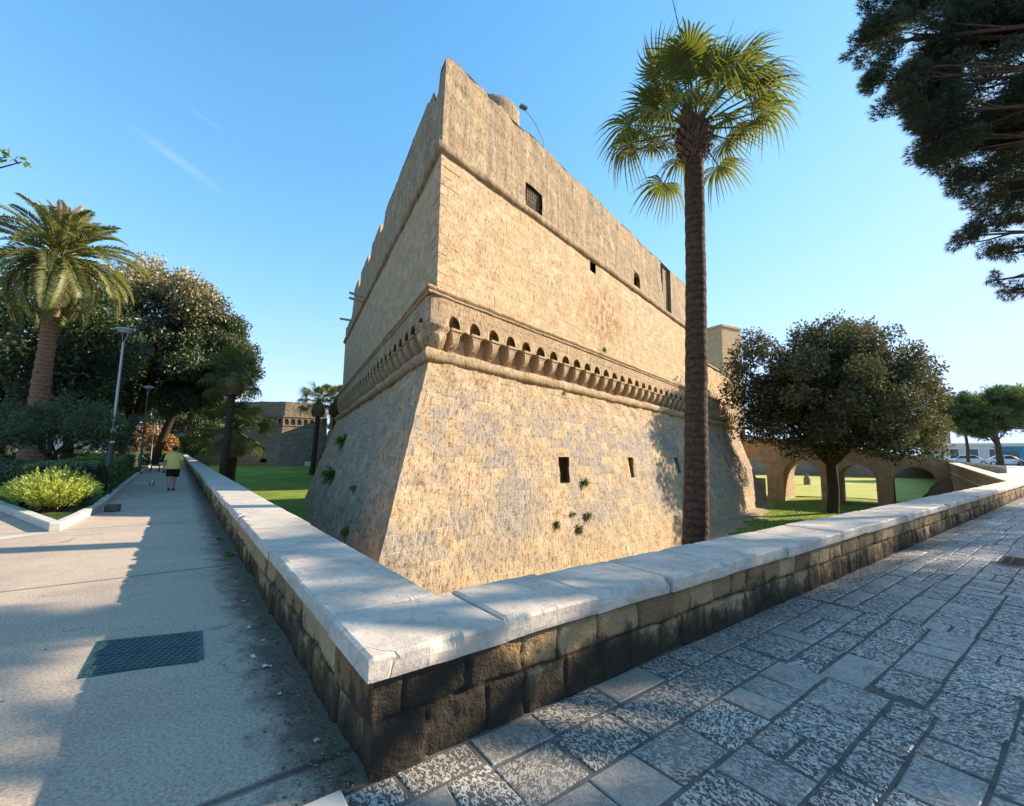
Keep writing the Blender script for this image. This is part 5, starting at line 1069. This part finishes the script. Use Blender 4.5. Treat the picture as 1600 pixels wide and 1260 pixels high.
# tufts growing out of the castle masonry
def tuft(label, p, n_, sz, n, m, seed, name='wall_plant', yellow=0):
    rg = np.random.default_rng(seed); t = thing(name, label, 'plant', p); V = []; T = []; nv = np.array([n_[0], n_[1], 0.])
    for k in range(n):
        d = nv*rg.uniform(.2, 1)+rg.normal(0, .6, 3); d /= np.linalg.norm(d); L = sz*rg.uniform(.4, 1); s_ = np.cross(d, rg.normal(size=3)); s_ /= np.linalg.norm(s_); q = s_*L*.09; e = d*L+[0, 0, -.25*L]
        V += [-q*.3, d*L*.55+q, e, d*L*.55-q]; T += [rg.uniform(.2, 1)]*4
    b = MB(); b.add(V, np.arange(len(V)).reshape(-1, 4), None, T); b.obj('leaves', m, t); return t
for lab, side, q, z, sz, n in (('green plant sprouting right beside the first gun slit', 'R', 8.7, .45, .34, 110), ('dry weed low on the scarp, leftmost of the four tufts', 'R', 6.64, -.85, .26, 80), ('dry weed on the scarp, highest of the four low tufts', 'R', 7.7, -.62, .2, 60),
                               ('dry weed on the scarp, rightmost of the four low tufts', 'R', 8.7, -.8, .3, 90), ('dry weed on the scarp, lowest of the four tufts', 'R', 8.0, -1.15, .3, 90), ('tiny green plant on the ledge above the corbels', 'R', 11.3, 6.75, .3, 70),
                               ('small weed hanging under the thick round moulding', 'R', 7.6, 4.15, .22, 50), ('dark weed in a crack of the shaded scarp face', 'L', 6.2, .2, .3, 70), ('dark bushy weed at the lower shaded scarp', 'L', 4.6, -1., .35, 80), ('dark creeper at the far end of the shaded scarp', 'L', 16, 2.2, .8, 120), ('dark creeper lower on the far shaded scarp', 'L', 15, .2, .9, 120)):
    off = o_scarp(z)+.02 if z < 4.4 else .14; p = B1.P(side, [q], [off])[0]; tuft(lab, (p[0], p[1], z), B1.nR if side == 'R' else B1.nL, sz, n, M['greenleaf'] if 'green' in lab or 'dark' in lab else M['fanweed'] if 'fanweed' in M else M['oakgold'], int(q*10)+n)
for k, (a_, b_, lab) in enumerate(((-.12, -6.9, 'weed growing at the foot of the walkway parapet'), (-.10, -5.5, 'thin weed in the dirt along the walkway parapet'),)):
    p = AB(a_, b_); tuft(lab, (*p, .0), (-.5, -.3), .16, 60, M['greenleaf'], 90+k)
# grass blades fringe on the moat lawn near the castle end
rg = np.random.default_rng(77); n = 60000; X = rg.uniform(8, 34, n); Y = rg.uniform(16, 48, n); ok = (Y > 14+.0*X) & ((X+.63)*.6-(Y-2.2)*.8 < -1.2) & (((X+2.52)*.7826-(Y-13)*.6225) > 2.9) & (Y < 47+.2*(36-X)); X = X[ok]; Y = Y[ok]; n = len(X)
Z = floor_z(X, Y); h = rg.uniform(.03, .10, n)*(1+.6*vnoise(np.c_[X*.5, Y*.5, 0*X])); a = rg.random(n)*6.28; dx = np.cos(a)*.035; dy = np.sin(a)*.035; lx = rg.normal(0, .04, n); ly = rg.normal(0, .04, n)
V = np.stack([np.c_[X-dx, Y-dy, Z-.01], np.c_[X+dx, Y+dy, Z-.01], np.c_[X+lx, Y+ly, Z+h]], 1).reshape(-1, 3); b = MB(); b.add(V, np.arange(3*n).reshape(n, 3), None, np.repeat(rg.random(n), 3)); M['blade'] = leaf_mat('grass_blades', (.10, .18, .02), (.22, .34, .04), (.40, .44, .08), .45); tag(b.obj('grass_blades', M['blade']), 'short bright lawn grass covering the moat floor', 'grass', kind='stuff')
# ------------------------------------------------------------ street furniture, people, cars
def lamp(label, p, h, rz):
    t = thing('street_lamp', label, 'street lamp', p, rz, 'lamp posts along the walkway'); lean = .0
    b = MB(); b.tube([(0, 0, h*.38), (0, 0, h)], [.046, .034], 12); b.obj('pole', M['lampgrey'] if h > 5.2 else M['lampgreen'], t, smooth=True)
    b = MB(); b.tube([(0, 0, 0), (0, 0, .06), (0, 0, .10), (0, 0, h*.38), (0, 0, h*.40)], [.13, .13, .085, .075, .048], 12); b.obj('base_sleeve', M['lampgreen'], t, smooth=True)
    b = MB(); b.lathe([(.01, h+.56), (.12, h+.545), (.26, h+.50), (.30, h+.455), (.295, h+.435), (.24, h+.43), (.01, h+.43)], n=24); b.obj('lamp_head', M['lampgrey'], t, smooth=True)
    b = MB(); b.lathe([(.20, h+.428), (.17, h+.385), (.01, h+.37)], n=20); b.obj('lens', M['lampglass'], t, smooth=True)
    b = MB(); b.tube([(0, 0, h-.05), (.10, 0, h+.08), (.28, 0, h+.44)], .013, 6); b.tube([(0, 0, h-.05), (-.06, 0, h+.10), (-.16, 0, h+.44)], .010, 6); b.obj('bracket', M['lampgrey'], t)
    return t
l1 = lamp('nearest lamp post with a white sticker on its pole, left of the walkway', (-13.98, 15.5, .05), 5.25, R(-20))
b = MB(); b.tube([(0, 0, 2.02), (0, 0, 2.16)], .080, 12); b.obj('sticker', M['white'], l1)
b = MB(); b.tube([(0, 0, 1.66), (0, 0, 1.73)], .080, 12); b.obj('sticker', M['white'], l1)
for lab, p in (('second lamp post, beside the bench under the dark trees', (-22.15, 26.6, .05)), ('third lamp post, farther along the walkway behind the bench', (-31.3, 38.6, .05)), ('fourth slim lamp post in the far shade of the walkway', (-41, 51.5, .05)), ('farthest lamp post near the end of the walkway', (-51, 65, .05))):
    lamp(lab, p, 4.75, R(-30))
# bench beside the walkway
bn = thing('park_bench', 'dark slatted bench beside the walkway, between two lamp posts', 'bench', (*AB(-1.95, -36.5), .0), R(37)+0)
b = MB(); [b.box((-.62+.0*k, 0, .45) if False else ((k-1.5)*.12, 0, .45), (.10, 1.8, .035)) for k in range(4)]; b.obj('seat', M['wood'], bn)
b = MB(); [b.box((-.30-.03*k, 0, .58+.12*k), (.03, 1.8, .09)) for k in range(3)]; b.obj('backrest', M['wood'], bn)
for y in (-.75, .75): b = MB(); b.tube([(.2, y, 0), (.2, y, .43), (-.25, y, .43), (-.36, y, .88)], .025, 6); b.tube([(-.22, y, .43), (-.28, y, 0)], .025, 6); b.obj('leg', M['lampgreen'], bn)
# dark utility box at the end of the kerb
ub = MB(); ub.box((-9.62, 10.9, .085), (.28, .2, .17), R(30)); tag(ub.obj('ground_spotlight', M['lampgreen'], bevel=.02), 'black ground spotlight box at the kerb beside the lime bush', 'lamp')
# cast iron cover in the walkway
g = [(-3.22, 3.65), (-2.56, 3.88), (-2.20, 3.38), (-2.82, 3.08)]; cv = thing('manhole_cover', 'green black rectangular iron cover set in the grey walkway', 'manhole cover', (-2.7, 3.5, 0)); G4 = np.array(g); c = G4.mean(0)
M['cover'] = simple('cast_iron_cover', (.018, .05, .05), (.04, .085, .08), 12, .5, .5, .005, .5)
b = MB(); b.prism([tuple(q) for q in G4[::-1]], -.02, .005); b.obj('frame', M['cover'], cv, True)
b = MB(); I = c+(G4-c)*.93; e1 = I[1]-I[0]; e2 = I[3]-I[0]
for i in range(26):
    for j in range(12):
        if (i+j) % 2 and j % 6 != 5: continue
        p = I[0]+e1*(i+.5)/26+e2*(j+.5)/12; b.box((p[0], p[1], .0075), (.018, .030, .004), math.atan2(e1[1], e1[0])+(.7 if (i+j) % 2 else -.7))
b.obj('tread_pattern', M['cover'], cv, True); cv.children[-1]['kind'] = 'stuff'
for o in cv.children:
    if 'tread' in o.name: o['kind'] = 'stuff'
fr = thing('drain_grate', 'iron drain grate between the street pavers at the right edge', 'drain', (*AB(9.4, 1.28), 0), R(36.87))
b = MB(); [b.box((x, y, -.012), s_) for x, y, s_ in ((0, .2, (.76, .03, .03)), (0, -.2, (.76, .03, .03)), (-.37, 0, (.03, .4, .03)), (.37, 0, (.03, .4, .03)))]; b.obj('frame', M['iron'], fr)
b = MB(); [b.box((-.34+k*.04, 0, -.012), (.016, .38, .02)) for k in range(18)]; [b.box((0, y, -.010), (.72, .02, .02)) for y in (-.1, .1)]; b.obj('bars', M['iron'], fr)
b = MB(); b.box((0, 0, -.10), (.74, .4, .02)); b.obj('sump', M['dark'], fr)
# scraps of paper and dead leaves along the wall
rg = np.random.default_rng(12); M['paper'] = paint('crumpled_paper', (.62, .6, .56), .8)
for k, (u, v) in enumerate(((1.05, .2), (1.72, .26), (1.50, .20), (2.35, .22), (3.15, .18), (.45, .12), (2.0, .16))):
    p = AB(-v, -u); b = MB(); n = 5; s_ = (.032, .016) if k in (1, 2, 3) else (.014, .010); V = []
    for i in range(n):
        for j in range(n): V.append(((i/(n-1)-.5)*s_[0]*2+rg.normal(0, .003), (j/(n-1)-.5)*s_[1]*2+rg.normal(0, .003), .004+abs(rg.normal(0, .006))))
    b.add(V, [[i*n+j, i*n+n+j, i*n+n+j+1, i*n+j+1] for i in range(n-1) for j in range(n-1)]); o = b.obj('paper_scrap', M['paper']); o.location = (*p, 0); o.rotation_euler = (0, 0, rg.random()*6)
    tag(o, ['small white paper scrap nearest the wall corner', 'larger white paper scrap lying in the dirt by the wall', 'crumpled white paper scrap beside the larger one', 'torn white scrap farther along the dirty wall foot', 'farthest white scrap along the wall foot', 'tiny pale scrap right against the wall base', 'tiny pale scrap between two larger paper scraps'][k], 'litter', 'paper scraps along the wall')
b = MB(); n = 1300; u = rg.random(n)**1.4*9; v = np.abs(rg.normal(0, .13, n))+.02; V = []; T = []
for i in range(n):
    x, y = AB(-v[i]-.01, -u[i]); a = rg.random()*6.28; s_ = rg.uniform(.004, .016); c_, s2 = math.cos(a)*s_, math.sin(a)*s_; z = .003+rg.random()*.006; V += [(x-c_, y-s2, z), (x-s2*.5, y+c_*.5, z+.004), (x+c_, y+s2, z), (x+s2*.5, y-c_*.5, z+.002)]; T += [rg.random()]*4
b.add(V, np.arange(4*n).reshape(n, 4), None, T); M['debris'] = leaf_mat('dead_leaf_litter', (.05, .03, .015), (.16, .10, .05), (.30, .22, .13), .1)
tag(b.obj('leaf_litter', M['debris']), 'brown leaf litter and grit along the foot of the walkway wall', 'litter', kind='stuff')
# ---------------- woman walking away
M['skin'] = simple('skin', (.42, .24, .17), (.48, .28, .20), 8, .55, 0); M['shirt'] = simple('yellow_t_shirt', (.72, .52, .12), (.80, .60, .20), 7, .85, .4, .01)
M['shorts'] = simple('black_shorts', (.008, .008, .01), (.018, .018, .022), 9, .8, .2); M['hair'] = simple('dark_hair', (.03, .018, .012), (.07, .04, .025), 30, .5, .5); M['shoe'] = simple('dark_shoe', (.02, .025, .03), (.04, .045, .05), 10, .6, 0)
def skin_body(name, verts, edges, radii, m, parent, root=0, lv=2):
    me = bpy.data.meshes.new(name); bm = bmesh.new(); lay = bm.verts.layers.skin.verify(); vs = []
    for i, (v, r_) in enumerate(zip(verts, radii)):
        x = bm.verts.new(v); x[lay].radius = r_ if isinstance(r_, tuple) else (r_, r_); x[lay].use_root = (i == root); vs.append(x)
    for a, c in edges: bm.edges.new((vs[a], vs[c]))
    bm.to_mesh(me); bm.free(); me.materials.append(m); o = bpy.data.objects.new(name, me); col.objects.link(o); o.parent = parent
    s_ = o.modifiers.new('skin', 'SKIN'); s_.use_smooth_shade = True; q = o.modifiers.new('sub', 'SUBSURF'); q.levels = lv; q.render_levels = lv; return o
def loft(mb, rings, n=20):      # rings: (cx, cy, z, rx, ry)
    V = []
    for cx, cy, z, rx, ry in rings:
        for j in range(n): a = j*2*math.pi/n; V.append((cx+rx*math.cos(a), cy+ry*math.sin(a), z))
    m = len(rings); return mb.add(V, [[i*n+j, i*n+(j+1) % n, (i+1)*n+(j+1) % n, (i+1)*n+j] for i in range(m-1) for j in range(n)])
w = thing('person', 'woman in yellow top and black shorts walking away along the walkway', 'person', (-12.5, 16.5, 0), R(37))   # local +y is her heading
V = [(0, 0, .93), (0, -.01, 1.12), (0, 0, 1.28), (0, .0, 1.36), (0, .02, 1.43), (0, .03, 1.50), (0, .035, 1.57),
     (.095, 0, .88), (.08, .14, .52), (.065, .06, .12), (.065, .19, .05), (-.095, 0, .88), (-.085, .0, .50), (-.07, -.22, .15), (-.07, -.12, .05),
     (.17, 0, 1.33), (.25, -.03, 1.06), (.27, .03, .84), (.27, .05, .78), (-.17, 0, 1.33), (-.26, .02, 1.06), (-.27, .10, .85), (-.27, .12, .79)]
E_ = [(0, 1), (1, 2), (2, 3), (3, 4), (4, 5), (5, 6), (0, 7), (7, 8), (8, 9), (9, 10), (0, 11), (11, 12), (12, 13), (13, 14), (3, 15), (15, 16), (16, 17), (17, 18), (3, 19), (19, 20), (20, 21), (21, 22)]
Rr = [(.19, .15), (.165, .125), (.16, .12), (.12, .09), .052, .085, .082, .115, .075, .042, .038, .115, .075, .042, .038, .062, .048, .030, .026, .062, .048, .030, .026]
for hx, hy, hz, sx in ((.27, .05, .78, 1), (-.27, .12, .79, -1)):
    root = 18 if sx == 1 else 22
    for f, (dx, L) in enumerate(((.020, .062), (.007, .075), (-.006, .07), (-.018, .055), (.03, .045))):
        k0 = len(V); ty = .022 if f == 4 else 0; V += [(hx-sx*.004, hy+dx*(1 if f < 4 else .6), hz-.045 if f < 4 else hz-.02), (hx-sx*.008, hy+dx+ty, hz-.045-L*.55), (hx-sx*.02, hy+dx+ty*1.2, hz-.045-L)]
        E_ += [(root, k0), (k0, k0+1), (k0+1, k0+2)]; Rr += [.010, .009, .008]
skin_body('body', V, E_, Rr, M['skin'], w)
b = MB(); loft(b, [(0, 0, .80, .225, .175), (0, 0, .84, .228, .178), (0, -.01, .95, .222, .172), (0, 0, 1.08, .205, .155), (0, 0, 1.20, .205, .15), (0, 0, 1.30, .20, .135), (0, 0, 1.365, .17, .11), (0, .0, 1.41, .085, .075)], 24)
for sx in (-1, 1): b.tube([(sx*.12, 0, 1.335), (sx*.19, -.01, 1.25), (sx*.235, -.02, 1.12)], [.082, .078, .072], 12, False)
o = b.obj('shirt', M['shirt'], w, smooth=True); dsp = b
b = MB(); loft(b, [(0, -.01, .90, .205, .16), (0, -.01, .82, .215, .165), (0, 0, .76, .20, .155)], 20)
for sx, y in ((1, .11), (-1, .0)): b.tube([(sx*.095, 0, .80), (sx*.10, y*.6, .66), (sx*.098, y, .53)], [.118, .112, .098], 14, False)
b.obj('shorts', M['shorts'], w, smooth=True)
b = MB(); b.ell((0, .02, 1.555), (.088, .098, .105), 14, 10); b.ell((0, -.075, 1.56), (.045, .045, .045), 10, 8); b.tube([(0, -.06, 1.52), (0, -.07, 1.45)], [.05, .02], 8); b.obj('hair', M['hair'], w, smooth=True)
for sx, y, z in ((.065, .09, .0), (-.07, -.20, .03)): b = MB(); b.ell((sx, y+.05, z+.045), (.05, .13, .045), 12, 8); b.obj('shoe', M['shoe'], w, smooth=True)
b = MB(); b.ell((-.27, .13, .70), (.03, .05, .06), 8, 6); b.ell((0, .118, 1.54), (.012, .018, .02), 6, 5); b.obj('small_bag', M['shoe'], w, smooth=True)
# ---------------- bird
bd_ = thing('bird', 'small grey and white gull standing on the shaded walkway near the woman', 'bird', (-14.35, 17.9, 0), R(118))
M['grey_feather'] = simple('grey_feathers', (.10, .11, .12), (.20, .21, .22), 30, .8, .2); M['white_feather'] = simple('white_feathers', (.50, .50, .49), (.62, .62, .60), 20, .8, .1)
skin_body('body', [(.015, 0, .20), (.045, 0, .26), (.055, 0, .31), (.065, 0, .345), (.10, 0, .342), (-.04, 0, .14), (-.085, 0, .075)], [(0, 1), (1, 2), (2, 3), (3, 4), (0, 5), (5, 6)], [.060, .048, .030, .032, .009, .042, .012], M['white_feather'], bd_)
for s_ in (-1, 1):
    b = MB(); b.tube([(.035, s_*.045, .25), (.0, s_*.058, .18), (-.06, s_*.045, .11), (-.11, s_*.025, .05)], [.02, .036, .026, .006], 8); b.obj('wing', M['grey_feather'], bd_, smooth=True)
    b = MB(); b.tube([(.01, s_*.025, .15), (.015, s_*.025, .06), (.01, s_*.025, .006)], .006, 5); b.box((.025, s_*.025, .005), (.05, .03, .006)); b.obj('leg', M['kerb'], bd_)
# ---------------- cars on the far side of the square
def car_proto(colr, name, label):
    t = thing('parked_car', label, 'car', (0, 0, 0), 0, 'cars parked across the square'); pm = NT('car_paint_'+name).pbr(colr+(1,), .28, None, .6, .2)
    prof = [(-2.05, .30), (-2.08, .62), (-1.95, .86), (-1.45, .93), (-.95, 1.36), (-.2, 1.46), (.55, 1.42), (1.15, .98), (1.85, .86), (2.06, .66), (2.06, .32), (1.72, .24), (-1.72, .24)]
    ws = [.78, .82, .82, .80, .62, .60, .60, .76, .78, .76, .76, .8, .8]; b = MB(); V = [(x, -w_, z) for (x, z), w_ in zip(prof, ws)]+[(x, -w_*.0, z+(.02 if z > .5 else 0)) for (x, z), w_ in zip(prof, ws)]+[(x, w_, z) for (x, z), w_ in zip(prof, ws)]; n = len(prof)
    F = [[k*n+(j+1) % n, k*n+j, (k+1)*n+j, (k+1)*n+(j+1) % n] for k in range(2) for j in range(n)]; b.add(V, F); b.add([(x, -w_, z) for (x, z), w_ in zip(prof, ws)], [list(range(n))]); b.add([(x, w_, z) for (x, z), w_ in zip(prof, ws)], [list(range(n))[::-1]]); b.obj('body', pm, t, bevel=.04)
    for sy in (-1, 1):
        for q in (((-1.28, .97), (-.88, 1.32), (-.22, 1.40), (-.22, .97)), ((-.14, .97), (-.14, 1.40), (.5, 1.36), (1.0, .98))):
            b = MB(); V = [(x, sy*(.795-(z-.93)*.42+.012), z) for x, z in q]; b.add(V, [[0, 3, 2, 1] if sy < 0 else [0, 1, 2, 3]]); b.obj('window', M['glass'], t)
    for x0, z0, x1, z1, nm in ((1.12, 1.01, .60, 1.40, 'windscreen'), (-1.42, .97, -.99, 1.34, 'rear_window')): s_ = .02 if x0 > 0 else -.02; b = MB(); b.add([(x0+s_, -.66, z0+.02), (x0+s_, .66, z0+.02), (x1+s_, .54, z1+.02), (x1+s_, -.54, z1+.02)], [[0, 1, 2, 3] if x0 > 0 else [0, 3, 2, 1]]); b.obj(nm, M['glass'], t)
    for x in (-1.3, 1.3):
        for sy in (-1, 1):
            b = MB(); b.tube([(x, sy*.62, .31), (x, sy*.82, .31)], .31, 18); wh = b.obj('wheel', M['tyre'], t, smooth=False); b = MB(); b.tube([(x, sy*.80, .31), (x, sy*.835, .31)], .19, 14); b.obj('rim', M['rim'], wh)
    for sy in (-1, 1): b = MB(); b.box((2.03, sy*.6, .70), (.08, .3, .14)); b.obj('headlight', M['lampglass'], t, bevel=.02); b = MB(); b.box((-2.04, sy*.62, .74), (.08, .22, .14)); b.obj('tail_light', M['redlight'], t, bevel=.02)
    return t
M['redlight'] = paint('tail_light_red', (.4, .02, .02), .2)
cz = .8; ln_ = R(-38)
protos = [car_proto((.62, .63, .65), 'silver', 'silver car parked left of the thin pine trunk'), car_proto((.75, .75, .74), 'white', 'white car parked just right of the red building'), car_proto((.03, .035, .045), 'black', 'black car parked right of the leaning pine trunk')]
cpos = [(1, 63.2, 66.0, 'white car parked farthest left in the row beside the red building'), (0, 66.2, 64.2, 'silver car parked left of the thin pine trunk'), (1, 69.0, 62.0, 'white car partly hidden behind the two pine trunks'), (2, 69.8, 58.8, 'black car parked right of the leaning pine trunk'), (2, 71.8, 56.8, 'dark car next to the black one in front of the blue kiosk'), (0, 70.8, 53.4, 'silver grey car at the right edge of the photo')]
used = set()
for pi, x, y, lab in cpos:
    if pi in used: o = dup(protos[pi], (x, y, cz), ln_+R(75 if pi == 2 else 0), lab)
    else: o = protos[pi]; o.location = (x, y, cz); o.rotation_euler = (0, 0, ln_+R(75 if pi == 2 else 0)); o['label'] = lab; used.add(pi)
# ---------------- buildings across the square
M['redwall'] = simple('red_render', (.42, .17, .12), (.50, .22, .155), 1.5, .9, .2); M['cream'] = simple('cream_render', (.55, .50, .42), (.66, .61, .53), 1., .9, .2); M['trimw'] = simple('white_trim', (.66, .63, .57), (.72, .69, .63), 3, .8, .1)
M['roofgrey'] = simple('slate_grey_roof', (.17, .15, .15), (.24, .21, .21), 3, .8, .3); M['kiosk'] = simple('blue_kiosk_paint', (.02, .16, .24), (.04, .22, .32), 6, .5, .1); M['pinkwall'] = simple('salmon_render', (.55, .36, .27), (.66, .46, .36), 1., .9, .2)
def building(label, P, az_, L, D, H, m, floors, bays, z0=.6, roof=True, ww=1.1, wh_=1.8, awn=None, name='building'):
    t = thing(name, label, 'building', (*P, z0), 0); d = np.array([math.sin(R(az_)), math.cos(R(az_))]); n_ = np.array([d[1], -d[0]])
    if n_@(-np.array(P)) < 0: n_ = -n_
    Pn = np.array(P); c = [Pn, Pn+d*L, Pn+d*L-n_*D, Pn-n_*D]
    if d[0]*n_[1]-d[1]*n_[0] > 0: c = c[::-1]
    b = MB(); b.prism([tuple(q) for q in c], z0-.5, z0+H); b.obj('wall', m, t, True)
    ctr = (Pn+d*L/2-n_*D/2); an = math.atan2(d[1], d[0])
    b = MB(); b.box((*ctr, z0+H+.18), (L+.5, D+.5, .36), an); b.obj('cornice', M['trimw'], t, True)
    if roof: b = MB(); b.box((*ctr, z0+H+.75), (L*.94, D*.9, .8), an); b.obj('roof', M['roofgrey'], t, True)
    fh = H/floors
    for f in range(floors):
        for k in range(bays):
            q = L*(k+.5)/bays; p = Pn+d*q+n_*.03; zc = z0+fh*(f+.5); b = MB(); b.box((*p, zc), (ww+.3, .10, wh_+.3), an); fo = b.obj('window', M['trimw'], t, True); p = p+n_*.05; b = MB(); b.box((*p, zc), (ww, .06, wh_), an); g_ = b.obj('pane', M['glass'], fo, False); g_.location = -fo.location-t.location if False else (0, 0, 0)
            g_.parent = fo; g_.matrix_parent_inverse = Matrix.Identity(4)
    return t
building('red two storey building with white window frames behind the oak crown', (86, 93), 132, 4.6, 8, 7.3, M['redwall'], 2, 2, ww=.9)
building('long low pale building with dark openings behind the parked cars', (88, 90), 128, 22, 8, 3.9, M['cream'], 1, 8, roof=False, ww=1.2, wh_=2.2)
building('pale flat block at the right edge behind the blue kiosk', (103, 76), 128, 26, 8, 4.6, M['cream'], 1, 7, roof=False, ww=1.6, wh_=2.)
ki = thing('kiosk', 'blue street kiosk standing behind the parked dark cars', 'kiosk', (74.5, 66.3, .8), R(-38)); b = MB(); b.box((0, 0, 1.3), (2.6, 2.2, 2.6)); b.obj('body', M['kiosk'], ki); b = MB(); b.box((0, 0, 2.7), (3., 2.6, .22)); b.obj('roof', M['kiosk'], ki, bevel=.03); b = MB(); b.box((0, -1.11, 1.6), (1.6, .04, 1.0)); b.obj('window', M['glass'], ki)
building('salmon pink building at the far end of the walkway', (-104, 134), 80, 16, 8, 7.5, M['pinkwall'], 2, 5, z0=0.)
building('long cream building glimpsed through the trunks on the far left', (-190, 150), 78, 70, 10, 7.5, M['cream'], 2, 18, z0=0.)
